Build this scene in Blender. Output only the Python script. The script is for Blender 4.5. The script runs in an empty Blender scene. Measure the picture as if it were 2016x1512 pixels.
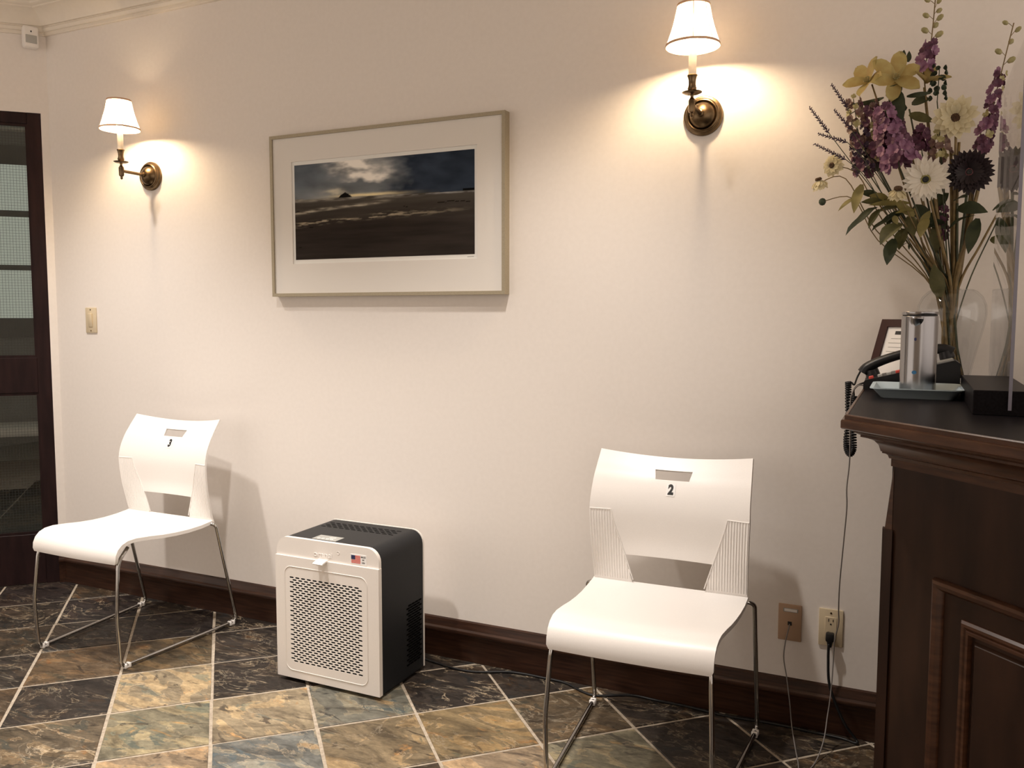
import bpy, bmesh, math, random
from mathutils import Vector, Matrix, noise
random.seed(7)
scene = bpy.context.scene
col = scene.collection
PI = math.pi
V = Vector

# ------------------------------------------------------------------ camera
FPX, YAW, PITCH, ROLL = 1665.0, math.radians(25.278), math.radians(4.626), math.radians(0.075)
CAM_H, CAM_D = 1.28, 2.70
def cam_axes():
    cy, sy = math.cos(YAW), math.sin(YAW)
    f = V((-sy, cy, 0)); r = V((cy, sy, 0)); u = V((0, 0, 1))
    cp, sp = math.cos(PITCH), math.sin(PITCH)
    f2 = f*cp - u*sp; u2 = f*sp + u*cp
    cr, sr = math.cos(ROLL), math.sin(ROLL)
    return r*cr + u2*sr, u2*cr - r*sr, f2
CR, CU, CF = cam_axes()
CPOS = V((0, -CAM_D, CAM_H))
cam = bpy.data.cameras.new('camera')
cam_ob = bpy.data.objects.new('camera', cam); col.objects.link(cam_ob)
cam.sensor_width = 36; cam.lens = FPX/2016*36; cam.clip_start = .05
m = Matrix.Identity(4)
for i in range(3):
    m[i][0] = CR[i]; m[i][1] = CU[i]; m[i][2] = -CF[i]; m[i][3] = CPOS[i]
cam_ob.matrix_world = m
scene.camera = cam_ob

# ------------------------------------------------------------------ light
scene.view_settings.view_transform = 'Standard'
scene.view_settings.look = 'None'
scene.view_settings.exposure = 0.0
scene.view_settings.gamma = 1.0
scene.view_settings.use_curve_mapping = False
scene.cycles.use_denoising = True
scene.cycles.max_bounces = 10
scene.cycles.transparent_max_bounces = 24
scene.cycles.sample_clamp_indirect = 6
world = bpy.data.worlds.new('room_light'); scene.world = world
world.use_nodes = True
world.node_tree.nodes['Background'].inputs[0].default_value = (1.0, .855, .735, 1)
world.node_tree.nodes['Background'].inputs[1].default_value = 1.30

DOWNLIGHTS = [((-3.06, -.87, 2.66), 172, 102), ((-2.0, -1.15, 2.66), 178, 98), ((-.97, -.80, 2.66), 130, 97)]
WARM = (1.0, .93, .86)
for (p, w, cone) in DOWNLIGHTS:
    l = bpy.data.lights.new('downlight', 'SPOT'); l.energy = w; l.color = WARM
    l.spot_size = math.radians(cone); l.spot_blend = 1.0; l.shadow_soft_size = .045
    o = bpy.data.objects.new('downlight', l); o.location = p; col.objects.link(o)

# ------------------------------------------------------------------ pixel helpers
def pray(px, py): return CF + CR*((px-1008)/FPX) - CU*((py-756)/FPX)
def on(px, py, n, c):
    n = V(n); d = pray(px, py); return CPOS + d*((c - n.dot(CPOS))/n.dot(d))
def atY(px, py, y): return on(px, py, (0, 1, 0), y)
def atX(px, py, x): return on(px, py, (1, 0, 0), x)
def atZ(px, py, z=0.): return on(px, py, (0, 0, 1), z)

# ------------------------------------------------------------------ materials
def mat(name, color=(.8, .8, .8), rough=.5, metal=0., spec=.5, **kw):
    mt = bpy.data.materials.new(name); mt.use_nodes = True
    b = mt.node_tree.nodes['Principled BSDF']
    b.inputs['Base Color'].default_value = (*color, 1)
    b.inputs['Roughness'].default_value = rough; b.inputs['Metallic'].default_value = metal
    b.inputs['Specular IOR Level'].default_value = spec
    for k, v in kw.items(): b.inputs[k.replace('_', ' ')].default_value = v
    return mt
def nd(mt, t, **kw):
    n = mt.node_tree.nodes.new(t)
    for k, v in kw.items(): setattr(n, k, v)
    return n
def lk(mt, a, b): mt.node_tree.links.new(a, b)
def noisy(name, c1, c2, scale=(1, 1, 1), nscale=8, detail=5, rough=.5, bump=0., lo=.35, hi=.65, coord='Object', rvar=0., distortion=0., bdist=.002):
    """two-tone noise material"""
    mt = mat(name, c1, rough); b = mt.node_tree.nodes['Principled BSDF']
    tc = nd(mt, 'ShaderNodeTexCoord'); mp = nd(mt, 'ShaderNodeMapping'); mp.inputs['Scale'].default_value = scale
    nz = nd(mt, 'ShaderNodeTexNoise'); nz.inputs['Scale'].default_value = nscale; nz.inputs['Detail'].default_value = detail
    nz.inputs['Distortion'].default_value = distortion
    rp = nd(mt, 'ShaderNodeValToRGB'); e = rp.color_ramp.elements
    e[0].position = lo; e[0].color = (*c1, 1); e[1].position = hi; e[1].color = (*c2, 1)
    lk(mt, tc.outputs[coord], mp.inputs[0]); lk(mt, mp.outputs[0], nz.inputs['Vector'])
    lk(mt, nz.outputs['Fac'], rp.inputs[0]); lk(mt, rp.outputs[0], b.inputs['Base Color'])
    if bump:
        bp = nd(mt, 'ShaderNodeBump'); bp.inputs['Strength'].default_value = bump; bp.inputs['Distance'].default_value = bdist
        lk(mt, nz.outputs['Fac'], bp.inputs['Height']); lk(mt, bp.outputs[0], b.inputs['Normal'])
    return mt
def thin_glass(name, tint=(1, 1, 1), f0=.05, rough=.0, boost=1.0):
    """clear sheet: see-through with reflection that grows at grazing angles"""
    mt = bpy.data.materials.new(name); mt.use_nodes = True; nt = mt.node_tree; nt.nodes.clear()
    out = nd(mt, 'ShaderNodeOutputMaterial'); mx = nd(mt, 'ShaderNodeMixShader')
    tr = nd(mt, 'ShaderNodeBsdfTransparent'); tr.inputs[0].default_value = (*tint, 1)
    gl = nd(mt, 'ShaderNodeBsdfGlossy'); gl.inputs['Roughness'].default_value = rough; gl.inputs[0].default_value = (1, 1, 1, 1)
    lw = nd(mt, 'ShaderNodeLayerWeight'); lw.inputs[0].default_value = .5
    pw = nd(mt, 'ShaderNodeMath', operation='POWER'); pw.inputs[1].default_value = 5
    ml = nd(mt, 'ShaderNodeMath', operation='MULTIPLY_ADD'); ml.inputs[1].default_value = (1-f0)*boost; ml.inputs[2].default_value = f0
    lk(mt, lw.outputs['Facing'], pw.inputs[0]); lk(mt, pw.outputs[0], ml.inputs[0])
    lk(mt, ml.outputs[0], mx.inputs[0]); lk(mt, tr.outputs[0], mx.inputs[1]); lk(mt, gl.outputs[0], mx.inputs[2])
    lk(mt, mx.outputs[0], out.inputs[0])
    return mt
def limb_glass(name, f0=.06):
    mt = thin_glass(name, (1, 1, 1), f0); nt = mt.node_tree
    tr = next(n for n in nt.nodes if n.type == 'BSDF_TRANSPARENT'); lw = next(n for n in nt.nodes if n.type == 'LAYER_WEIGHT')
    rp = nd(mt, 'ShaderNodeValToRGB'); e = rp.color_ramp.elements
    e[0].position = .72; e[0].color = (.96, .965, .97, 1); e[1].position = .99; e[1].color = (.62, .64, .66, 1)
    lk(mt, lw.outputs['Facing'], rp.inputs[0]); lk(mt, rp.outputs[0], tr.inputs[0]); return mt
def emis(name, color, s):
    mt = mat(name, color, .6); b = mt.node_tree.nodes['Principled BSDF']
    b.inputs['Emission Color'].default_value = (*color, 1); b.inputs['Emission Strength'].default_value = s
    return mt

M = {}
M['wall'] = noisy('wall_paint', (.795, .745, .70), (.815, .765, .72), nscale=60, rough=.62, bump=.08)
M['ceil'] = noisy('ceiling_paint', (.78, .71, .62), (.80, .73, .64), nscale=40, rough=.7, bump=.05)
M['crown'] = noisy('crown_enamel', (.78, .715, .62), (.80, .735, .64), nscale=40, rough=.35)
M['wood'] = noisy('dark_wood', (.030, .012, .007), (.075, .032, .017), scale=(1, 1, 14), nscale=6, detail=6, rough=.34, lo=.3, hi=.75)
M['woodh'] = noisy('dark_wood_along', (.020, .0085, .0055), (.058, .025, .014), scale=(2, 14, 30), nscale=4, detail=6, rough=.33, lo=.3, hi=.75)
M['desk'] = noisy('walnut_panel', (.016, .0070, .0042), (.042, .019, .011), scale=(5, 5, 1.1), nscale=4, detail=6, rough=.32, lo=.3, hi=.8)
M['deskedge'] = noisy('walnut_edge', (.036, .0145, .0075), (.090, .039, .020), scale=(3, 3, 20), nscale=5, detail=6, rough=.28, lo=.3, hi=.75)
M['door'] = noisy('door_wood', (.012, .0055, .006), (.022, .010, .010), scale=(6, 6, 1), nscale=5, rough=.42)
M['laminate'] = noisy('black_laminate', (.008, .007, .008), (.012, .0105, .012), nscale=200, rough=.36)
M['grout'] = noisy('grout', (.36, .30, .235), (.50, .43, .34), nscale=70, rough=.9, bump=.4)
M['white'] = noisy('white_plastic', (.84, .81, .78), (.86, .83, .80), nscale=300, rough=.38, bump=.03, bdist=.0005)
M['chrome'] = mat('chrome', (.50, .49, .48), .10, 1.0)
M['steel'] = mat('brushed_steel', (.31, .305, .31), .2, 1.0)
M['brass'] = noisy('antique_brass', (.105, .072, .040), (.20, .138, .078), nscale=30, rough=.32)
M['brass'].node_tree.nodes['Principled BSDF'].inputs['Metallic'].default_value = 1
M['black'] = mat('black_plastic', (.012, .012, .013), .38)
M['blackmat'] = mat('black_matte', (.008, .008, .009), .75)
M['char'] = noisy('charcoal_metal', (.0115, .0125, .0145), (.0145, .0155, .0175), nscale=300, rough=.5, bump=.05, bdist=.0005)
M['charin'] = mat('dark_cavity', (.004, .004, .004), .9, spec=0.)
M['purewhite'] = noisy('cream_enamel', (.80, .755, .71), (.82, .775, .73), nscale=300, rough=.42, bump=.03, bdist=.0005)
M['ivory'] = mat('ivory_plastic', (.62, .52, .36), .4)
M['tanplate'] = mat('tan_plastic', (.45, .30, .20), .42)
M['frame'] = noisy('champagne_metal', (.33, .285, .20), (.37, .32, .23), scale=(1, 1, 1), nscale=200, rough=.42)
M['frame'].node_tree.nodes['Principled BSDF'].inputs['Metallic'].default_value = .35
M['mat'] = noisy('mat_board', (.80, .75, .72), (.82, .77, .74), nscale=200, rough=.9)
M['paper'] = mat('white_paper', (.86, .84, .82), .8)
M['ink'] = mat('black_ink', (.01, .01, .01), .6)
M['red'] = mat('red_ink', (.65, .07, .05), .6)
M['navy'] = mat('navy_ink', (.02, .025, .09), .6)
M['greypanel'] = mat('grey_panel', (.33, .33, .31), .35)
M['greylens'] = mat('grey_lens', (.42, .42, .40), .35)
M['glass'] = thin_glass('window_glass', (.84, .87, .85), .05)
M['picglass'] = bpy.data.materials.new('picture_glass'); M['picglass'].use_nodes = True; M['picglass'].node_tree.nodes.clear()
_o = nd(M['picglass'], 'ShaderNodeOutputMaterial'); _t = nd(M['picglass'], 'ShaderNodeBsdfTransparent'); _t.inputs[0].default_value = (.985, .99, .985, 1)   # anti-reflection picture glass
lk(M['picglass'], _t.outputs[0], _o.inputs[0])
M['acrylic'] = thin_glass('clear_acrylic', (.97, .97, .98), .045)
M['acryedge'] = mat('acrylic_edge', (.20, .195, .25), .25)
M['vaseglass'] = limb_glass('vase_glass', .035)
M['wire'] = mat('mesh_wire', (.035, .04, .04), .5)
M['tray'] = mat('pale_blue_foam', (.43, .52, .57), .5)
M['cord_grey'] = mat('grey_cord', (.22, .20, .19), .5)
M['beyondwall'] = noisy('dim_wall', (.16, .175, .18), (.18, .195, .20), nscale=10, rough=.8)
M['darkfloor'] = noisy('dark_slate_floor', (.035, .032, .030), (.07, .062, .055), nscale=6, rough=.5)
M['winpane'] = emis('overcast_pane', (.50, .52, .46), .62)
M['darkbar'] = mat('dark_bar', (.035, .045, .052), .5)
M['bulb'] = emis('bulb_glow', (1.0, .74, .46), 850.)
M['candle'] = mat('candle_sleeve', (.82, .77, .66), .5)
M['downlens'] = emis('downlight_lens', (1.0, .85, .66), 5.)
M['sticker'] = mat('sticker_white', (.88, .87, .86), .45)
M['blue'] = mat('blue_mark', (.02, .12, .25), .4)
M['framewood'] = mat('mahogany_frame', (.035, .010, .008), .35)

def shade_mat():
    mt = bpy.data.materials.new('fabric_shade'); mt.use_nodes = True; nt = mt.node_tree; nt.nodes.clear()
    out = nd(mt, 'ShaderNodeOutputMaterial'); mx = nd(mt, 'ShaderNodeMixShader'); mx.inputs[0].default_value = .50
    d = nd(mt, 'ShaderNodeBsdfDiffuse'); t = nd(mt, 'ShaderNodeBsdfTranslucent')
    tc = nd(mt, 'ShaderNodeTexCoord'); nz = nd(mt, 'ShaderNodeTexNoise'); nz.inputs['Scale'].default_value = 400
    rp = nd(mt, 'ShaderNodeValToRGB'); rp.color_ramp.elements[0].color = (.88, .83, .75, 1); rp.color_ramp.elements[1].color = (.92, .87, .79, 1)
    lk(mt, tc.outputs['Object'], nz.inputs['Vector']); lk(mt, nz.outputs['Fac'], rp.inputs[0])
    lk(mt, rp.outputs[0], d.inputs[0]); lk(mt, rp.outputs[0], t.inputs[0])
    lk(mt, d.outputs[0], mx.inputs[1]); lk(mt, t.outputs[0], mx.inputs[2]); lk(mt, mx.outputs[0], out.inputs[0])
    return mt
M['shade'] = shade_mat()
def soft(name, c1, c2, tr=.35, nscale=30):
    """thin plant tissue: diffuse with some light passing through"""
    mt = noisy(name, c1, c2, nscale=nscale, rough=.6)
    nt = mt.node_tree; b = nt.nodes['Principled BSDF']; out = nt.nodes['Material Output']
    t = nd(mt, 'ShaderNodeBsdfTranslucent'); mx = nd(mt, 'ShaderNodeMixShader'); mx.inputs[0].default_value = tr
    src = b.inputs['Base Color'].links[0].from_socket
    lk(mt, src, t.inputs[0]); lk(mt, b.outputs[0], mx.inputs[1]); lk(mt, t.outputs[0], mx.inputs[2]); lk(mt, mx.outputs[0], out.inputs[0])
    return mt
M['cream'] = soft('cream_petal', (.66, .58, .36), (.78, .72, .52))
M['whitep'] = soft('white_petal', (.84, .79, .69), (.90, .86, .77))
M['darkp'] = soft('burgundy_petal', (.007, .0025, .004), (.015, .005, .008), .12)
M['purple'] = soft('purple_petal', (.19, .070, .15), (.34, .18, .28), .25, 60)
M['purple2'] = soft('plum_petal', (.075, .022, .052), (.15, .055, .095), .25, 60)
M['taupe'] = soft('taupe_petal', (.14, .075, .075), (.26, .17, .13), .25, 60)
M['lav'] = soft('lavender_bud', (.030, .015, .035), (.06, .03, .06), .1, 90)
M['hell'] = soft('hellebore_petal', (.36, .25, .075), (.46, .38, .15), .3, 25)
M['palegreen'] = soft('pale_bud', (.38, .34, .15), (.52, .47, .26), .3, 60)
M['leaf'] = soft('olive_leaf', (.075, .075, .024), (.13, .12, .045), .25, 30)
M['leafd'] = soft('dark_leaf', (.022, .032, .014), (.045, .055, .022), .2, 30)
M['leafy'] = soft('yellow_leaf', (.19, .16, .05), (.27, .23, .08), .3, 30)
M['stem'] = noisy('tan_stem', (.13, .085, .03), (.22, .15, .055), nscale=40, rough=.6)
M['stemg'] = noisy('green_stem', (.035, .042, .022), (.07, .075, .035), nscale=40, rough=.6)
M['disc'] = noisy('brown_disc', (.03, .014, .008), (.09, .045, .015), nscale=300, rough=.9, bump=.6)
M['discg'] = noisy('green_ring', (.20, .18, .05), (.34, .30, .12), nscale=300, rough=.9, bump=.6)
M['discp'] = noisy('pink_ring', (.10, .03, .04), (.20, .09, .09), nscale=300, rough=.9, bump=.6)
M['pod'] = soft('dark_pod', (.02, .035, .018), (.045, .06, .03), .1, 60)

def slate():
    mt = mat('slate', (.2, .17, .13), .5); b = mt.node_tree.nodes['Principled BSDF']
    tc = nd(mt, 'ShaderNodeTexCoord'); oi = nd(mt, 'ShaderNodeObjectInfo')
    mu = nd(mt, 'ShaderNodeMath', operation='MULTIPLY'); mu.inputs[1].default_value = 60
    lk(mt, oi.outputs['Random'], mu.inputs[0])
    ad = nd(mt, 'ShaderNodeVectorMath', operation='ADD'); lk(mt, tc.outputs['Object'], ad.inputs[0]); lk(mt, mu.outputs[0], ad.inputs[1])
    mp = nd(mt, 'ShaderNodeMapping'); mp.inputs['Scale'].default_value = (1, 2.0, 1); lk(mt, ad.outputs[0], mp.inputs[0])
    def nz(scale, detail, dist, src=mp.outputs[0], rough=.6):
        n = nd(mt, 'ShaderNodeTexNoise'); n.inputs['Scale'].default_value = scale; n.inputs['Detail'].default_value = detail
        n.inputs['Distortion'].default_value = dist; n.inputs['Roughness'].default_value = rough; lk(mt, src, n.inputs['Vector']); return n
    def ramp(src, p0, p1, c0=(0, 0, 0), c1=(1, 1, 1)):
        r = nd(mt, 'ShaderNodeValToRGB'); e = r.color_ramp.elements
        e[0].position = p0; e[1].position = p1; e[0].color = (*c0, 1); e[1].color = (*c1, 1); lk(mt, src, r.inputs[0]); return r
    def mix(fac, a, c, bt='MIX'):
        x = nd(mt, 'ShaderNodeMixRGB', blend_type=bt)
        for s, v in ((x.inputs[0], fac), (x.inputs[1], a), (x.inputs[2], c)):
            if isinstance(v, (int, float)): s.default_value = v
            elif isinstance(v, tuple): s.default_value = (*v, 1)
            else: lk(mt, v, s)
        return x.outputs[0]
    big = nz(5.5, 7, 1.6); mid = nz(13, 9, 1.0); fine = nz(60, 6, .3)
    shade = ramp(big.outputs['Fac'], .33, .66, (.42, .40, .38), (1.35, 1.3, 1.2))
    c = mix(1., oi.outputs['Color'], shade.outputs[0], 'MULTIPLY')
    # bluish-grey and rust layers with torn edges
    blue = ramp(nz(4.6, 9, 1.3).outputs['Fac'], .60, .625); c = mix(blue.outputs[0], c, mix(1., oi.outputs['Color'], (.60, .70, .76), 'MULTIPLY'))
    rn = nz(4.4, 8, 2.0); rust = ramp(rn.outputs['Fac'], .61, .68); c = mix(rust.outputs[0], c, mix(1., oi.outputs['Color'], (1.38, .98, .62), 'MULTIPLY'))
    dk = nz(5.2, 9, 1.8); dark = ramp(dk.outputs['Fac'], .60, .64); c = mix(dark.outputs[0], c, mix(1., oi.outputs['Color'], (.38, .36, .36), 'MULTIPLY'))
    # pale torn cleft lines
    vn = nz(4.2, 9, 1.4); sb = nd(mt, 'ShaderNodeMath', operation='SUBTRACT'); sb.inputs[1].default_value = .5; lk(mt, vn.outputs['Fac'], sb.inputs[0])
    ab = nd(mt, 'ShaderNodeMath', operation='ABSOLUTE'); lk(mt, sb.outputs[0], ab.inputs[0])
    vr = ramp(ab.outputs[0], .0, .016, (1, 1, 1), (0, 0, 0))
    gate = ramp(nz(3.0, 2, 0).outputs['Fac'], .47, .58)
    vm = mix(1., vr.outputs[0], gate.outputs[0], 'MULTIPLY')
    al = nd(mt, 'ShaderNodeMixRGB', blend_type='MULTIPLY'); al.inputs[0].default_value = 1; lk(mt, vm, al.inputs[1]); lk(mt, oi.outputs['Alpha'], al.inputs[2])
    c = mix(al.outputs[0], c, (.40, .33, .235))
    v2 = nz(2.6, 10, 2.4); s2 = nd(mt, 'ShaderNodeMath', operation='SUBTRACT'); s2.inputs[1].default_value = .46; lk(mt, v2.outputs['Fac'], s2.inputs[0])
    a2 = nd(mt, 'ShaderNodeMath', operation='ABSOLUTE'); lk(mt, s2.outputs[0], a2.inputs[0])
    r2 = ramp(a2.outputs[0], .0, .010, (1, 1, 1), (0, 0, 0)); m2 = mix(1., r2.outputs[0], ramp(nz(8, 3, .5).outputs['Fac'], .42, .55).outputs[0], 'MULTIPLY')
    x2 = nd(mt, 'ShaderNodeMixRGB', blend_type='MULTIPLY'); x2.inputs[0].default_value = 1; lk(mt, m2, x2.inputs[1]); lk(mt, oi.outputs['Alpha'], x2.inputs[2])
    c = mix(x2.outputs[0], c, (.46, .38, .28))
    lay = ramp(v2.outputs['Fac'], .455, .47, (1.22, 1.16, 1.05), (.80, .82, .84)); c = mix(1., c, lay.outputs[0], 'MULTIPLY')
    fr = ramp(fine.outputs['Fac'], .3, .7, (.78, .78, .78), (1.18, 1.18, 1.18)); c = mix(1., c, fr.outputs[0], 'MULTIPLY')
    lk(mt, c, b.inputs['Base Color'])
    rr = ramp(mid.outputs['Fac'], .3, .7, (.34, .34, .34), (.58, .58, .58)); lk(mt, rr.outputs[0], b.inputs['Roughness'])
    bp = nd(mt, 'ShaderNodeBump'); bp.inputs['Strength'].default_value = .55; bp.inputs['Distance'].default_value = .004
    sm = nd(mt, 'ShaderNodeMath', operation='ADD'); lk(mt, mid.outputs['Fac'], sm.inputs[0]); lk(mt, big.outputs['Fac'], sm.inputs[1])
    lk(mt, sm.outputs[0], bp.inputs['Height']); lk(mt, bp.outputs[0], b.inputs['Normal'])
    return mt
M['slate'] = slate()
for k_, sp_ in (('wood', .3), ('woodh', .3), ('desk', .25), ('deskedge', .35), ('door', .18), ('laminate', .03), ('char', .25), ('slate', .3), ('black', .3), ('framewood', .25)):
    M[k_].node_tree.nodes['Principled BSDF'].inputs['Specular IOR Level'].default_value = sp_

# ------------------------------------------------------------------ geometry helpers: everything returns (verts, faces)
def box(c, s):
    x, y, z = c; a, b, d = s[0]/2, s[1]/2, s[2]/2
    v = [(x+i*a, y+j*b, z+k*d) for i in (-1, 1) for j in (-1, 1) for k in (-1, 1)]
    return v, [(0, 1, 3, 2), (4, 6, 7, 5), (0, 4, 5, 1), (2, 3, 7, 6), (0, 2, 6, 4), (1, 5, 7, 3)]
def box2(x0, x1, y0, y1, z0, z1): return box(((x0+x1)/2, (y0+y1)/2, (z0+z1)/2), (x1-x0, y1-y0, z1-z0))
def bbox(c, s, r=.003, seg=2):
    bm = bmesh.new(); v, f = box(c, s)
    vs = [bm.verts.new(p) for p in v]
    for q in f: bm.faces.new([vs[i] for i in q])
    bmesh.ops.recalc_face_normals(bm, faces=bm.faces)
    bmesh.ops.bevel(bm, geom=bm.edges[:], offset=r, segments=seg, affect='EDGES', profile=.5)
    bm.verts.index_update(); out = ([tuple(x.co) for x in bm.verts], [tuple(x.index for x in g.verts) for g in bm.faces]); bm.free(); return out
def lathe(prof, n=32, cap=True):
    """prof: list of (r,z) from bottom to top"""
    v = []; f = []
    for r, z in prof:
        for i in range(n):
            a = 2*PI*i/n; v.append((r*math.cos(a), r*math.sin(a), z))
    for k in range(len(prof)-1):
        for i in range(n):
            j = (i+1) % n; f.append((k*n+i, k*n+j, (k+1)*n+j, (k+1)*n+i))
    if cap:
        f.append(tuple(range(n-1, -1, -1))); f.append(tuple((len(prof)-1)*n+i for i in range(n)))
    return v, f
def spline(pts, per=6):
    P = [V(p) for p in pts]; out = []
    for i in range(len(P)-1):
        p0 = P[max(i-1, 0)]; p1 = P[i]; p2 = P[i+1]; p3 = P[min(i+2, len(P)-1)]
        for k in range(per):
            t = k/per
            out.append(.5*((2*p1)+(p2-p0)*t+(2*p0-5*p1+4*p2-p3)*t*t+(3*p1-p0-3*p2+p3)*t**3))
    out.append(P[-1]); return out
def fillet(pts, r, seg=5):
    P = [V(p) for p in pts]; out = [P[0]]
    for i in range(1, len(P)-1):
        a = (P[i-1]-P[i]); b = (P[i+1]-P[i]); ra = min(r, a.length*.45, b.length*.45)
        p, q = P[i]+a.normalized()*ra, P[i]+b.normalized()*ra
        for k in range(seg+1):
            t = k/seg; out.append((1-t)**2*p+2*t*(1-t)*P[i]+t*t*q)
    out.append(P[-1]); return out
def tube(path, r, n=8, cap=True):
    P = [V(p) for p in path]; v = []; f = []; up = None
    for i, p in enumerate(P):
        t = (P[min(i+1, len(P)-1)]-P[max(i-1, 0)]).normalized()
        if up is None:
            up = V((0, 0, 1)) if abs(t.z) < .9 else V((1, 0, 0))
        s = t.cross(up)
        if s.length < 1e-6: s = t.orthogonal()
        s.normalize(); up = s.cross(t).normalized()
        rr = r(i/(len(P)-1)) if callable(r) else r
        for k in range(n):
            a = 2*PI*k/n; v.append(tuple(p+(s*math.cos(a)+up*math.sin(a))*rr))
    for i in range(len(P)-1):
        for k in range(n):
            j = (k+1) % n; f.append((i*n+k, i*n+j, (i+1)*n+j, (i+1)*n+k))
    if cap: f.append(tuple(range(n-1, -1, -1))); f.append(tuple((len(P)-1)*n+k for k in range(n)))
    return v, f
def prism(poly, z0, z1):
    n = len(poly); v = [(x, y, z0) for x, y in poly]+[(x, y, z1) for x, y in poly]
    f = [tuple(range(n-1, -1, -1)), tuple(range(n, 2*n))]+[(i, (i+1) % n, n+(i+1) % n, n+i) for i in range(n)]
    return v, f
def xz_prism(poly, y0, y1):
    v, f = prism(poly, y0, y1); return [(x, z, y) for x, y, z in v], f
def join(*parts):
    v = []; f = []
    for a, b in parts:
        o = len(v); v += [tuple(p) for p in a]; f += [tuple(i+o for i in q) for q in b]
    return v, f
def xf(vf, m): return [tuple(m @ V(p)) for p in vf[0]], vf[1]
def mv(vf, d): return [(p[0]+d[0], p[1]+d[1], p[2]+d[2]) for p in vf[0]], vf[1]
def sweep(path, prof, segs=None):
    """profile (d,z) swept along a plan polyline with mitres; d points to the right of travel"""
    P = [V((x, y)) for x, y in path]; N = []
    for i in range(len(P)-1):
        d = (P[i+1]-P[i]).normalized(); N.append(V((d.y, -d.x)))
    rows = []
    for i, p in enumerate(P):
        if i == 0: o = N[0]
        elif i == len(P)-1: o = N[-1]
        else: o = (N[i-1]+N[i])/(1+N[i-1].dot(N[i]))
        rows.append([(p.x+o.x*d, p.y+o.y*d, z) for d, z in prof])
    n = len(prof); out = []
    for i in range(len(P)-1):
        v = rows[i]+rows[i+1]
        f = [(k, (k+1) % n, n+(k+1) % n, n+k) for k in range(n)]+[tuple(range(n-1, -1, -1)), tuple(range(n, 2*n))]
        out.append((v, f))
    return out
def rrect(w, h, r, n=5, r_bot=None):
    """rounded rectangle centred at 0, corners r (top) and r_bot (bottom)"""
    rb = r if r_bot is None else r_bot; out = []
    for cx, cy, rr, a0 in ((w/2-r, h/2-r, r, 0), (-w/2+r, h/2-r, r, PI/2), (-w/2+rb, -h/2+rb, rb, PI), (w/2-rb, -h/2+rb, rb, 1.5*PI)):
        if rr < 1e-5: out.append((cx, cy)); continue
        for i in range(n+1):
            a = a0+PI/2*i/n; out.append((cx+rr*math.cos(a), cy+rr*math.sin(a)))
    return out
def text_vf(s, size, sx=1., bold=0.):
    cu = bpy.data.curves.new('t', 'FONT'); cu.body = s; cu.size = size; cu.align_x = 'CENTER'; cu.align_y = 'CENTER'; cu.offset = bold
    cu.resolution_u = 4
    o = bpy.data.objects.new('t', cu); col.objects.link(o)
    dg = bpy.context.evaluated_depsgraph_get(); me = bpy.data.meshes.new_from_object(o.evaluated_get(dg))
    v = [(p.co.x*sx, p.co.y, 0) for p in me.vertices]; f = [tuple(q.vertices) for q in me.polygons]
    bpy.data.objects.remove(o); bpy.data.curves.remove(cu); bpy.data.meshes.remove(me); return v, f

def make_mesh(name, vf, mt, smooth=None):
    me = bpy.data.meshes.new(name); me.from_pydata([tuple(p) for p in vf[0]], [], vf[1])
    bm = bmesh.new(); bm.from_mesh(me); bmesh.ops.recalc_face_normals(bm, faces=bm.faces); bm.to_mesh(me); bm.free()
    if mt: me.materials.append(M[mt] if isinstance(mt, str) else mt)
    if smooth:
        for p in me.polygons: p.use_smooth = True
        if smooth is not True: me.set_sharp_from_angle(angle=math.radians(smooth))
    return me
def obj(name, vf, mt, parent=None, smooth=None):
    me = vf if isinstance(vf, bpy.types.Mesh) else make_mesh(name, vf, mt, smooth)
    o = bpy.data.objects.new(name, me); col.objects.link(o)
    if parent: o.parent = parent
    return o
def tag(o, label, cat, group=None):
    o['label'] = label; o['category'] = cat
    if group: o['group'] = group
    return o
def thing(name, label, cat, loc=(0, 0, 0), rz=0, group=None):
    o = bpy.data.objects.new(name, None); o.empty_display_size = .05; col.objects.link(o)
    o.location = loc; o.rotation_euler = (0, 0, rz); return tag(o, label, cat, group)
def struct(name, vf, mt, label=None, parent=None, smooth=None):
    o = obj(name, vf, mt, parent, smooth)
    if not parent: o['kind'] = 'structure'
    if label: o['label'] = label
    return o
def copy_tree(o, parent=None):
    c = o.copy(); col.objects.link(c); c.parent = parent
    for ch in list(o.children): copy_tree(ch, c)
    return c

# ------------------------------------------------------------------ the room
KX = -3.645                                   # inside corner of the long wall and the angled door wall
S2 = math.sqrt(.5)
def dw(s, n, z=None):
    """angled wall frame: s along the wall away from the corner, n into the room"""
    x, y = KX - s*S2 + n*S2, -s*S2 - n*S2
    return (x, y) if z is None else (x, y, z)
DWM = Matrix(((-S2, S2, 0, KX), (-S2, -S2, 0, 0), (0, 0, 1, 0), (0, 0, 0, 1)))    # (s, n, z) -> world
CEIL = 2.69
XR = 2.6
struct('wall_back', prism([(KX, 0), (XR, 0), (XR, .12), (KX-.12*math.tan(PI/8), .12)], 0, CEIL), 'wall', 'long off-white painted wall behind the chairs')
D0, D1, DTOP = .034, .90, 2.206
wl = join(xf(prism([(0, 0), (D0, 0), (D0, -.12), (-.12*math.tan(PI/8), -.12)], 0, CEIL), DWM), xf(box2(D0, D1, -.12, 0, DTOP, CEIL), DWM), xf(box2(D1, 2.4, -.12, 0, 0, CEIL), DWM))
struct('wall_left', wl, 'wall', 'angled off-white wall around the dark glazed door')
# ceiling over both rooms
struct('ceiling', prism([(-9, -4.4), (XR, -4.4), (XR, .2), (-1.5, 4.0), (-9, 4.0)], CEIL, CEIL+.08), 'ceil', 'cream painted ceiling')

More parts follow.
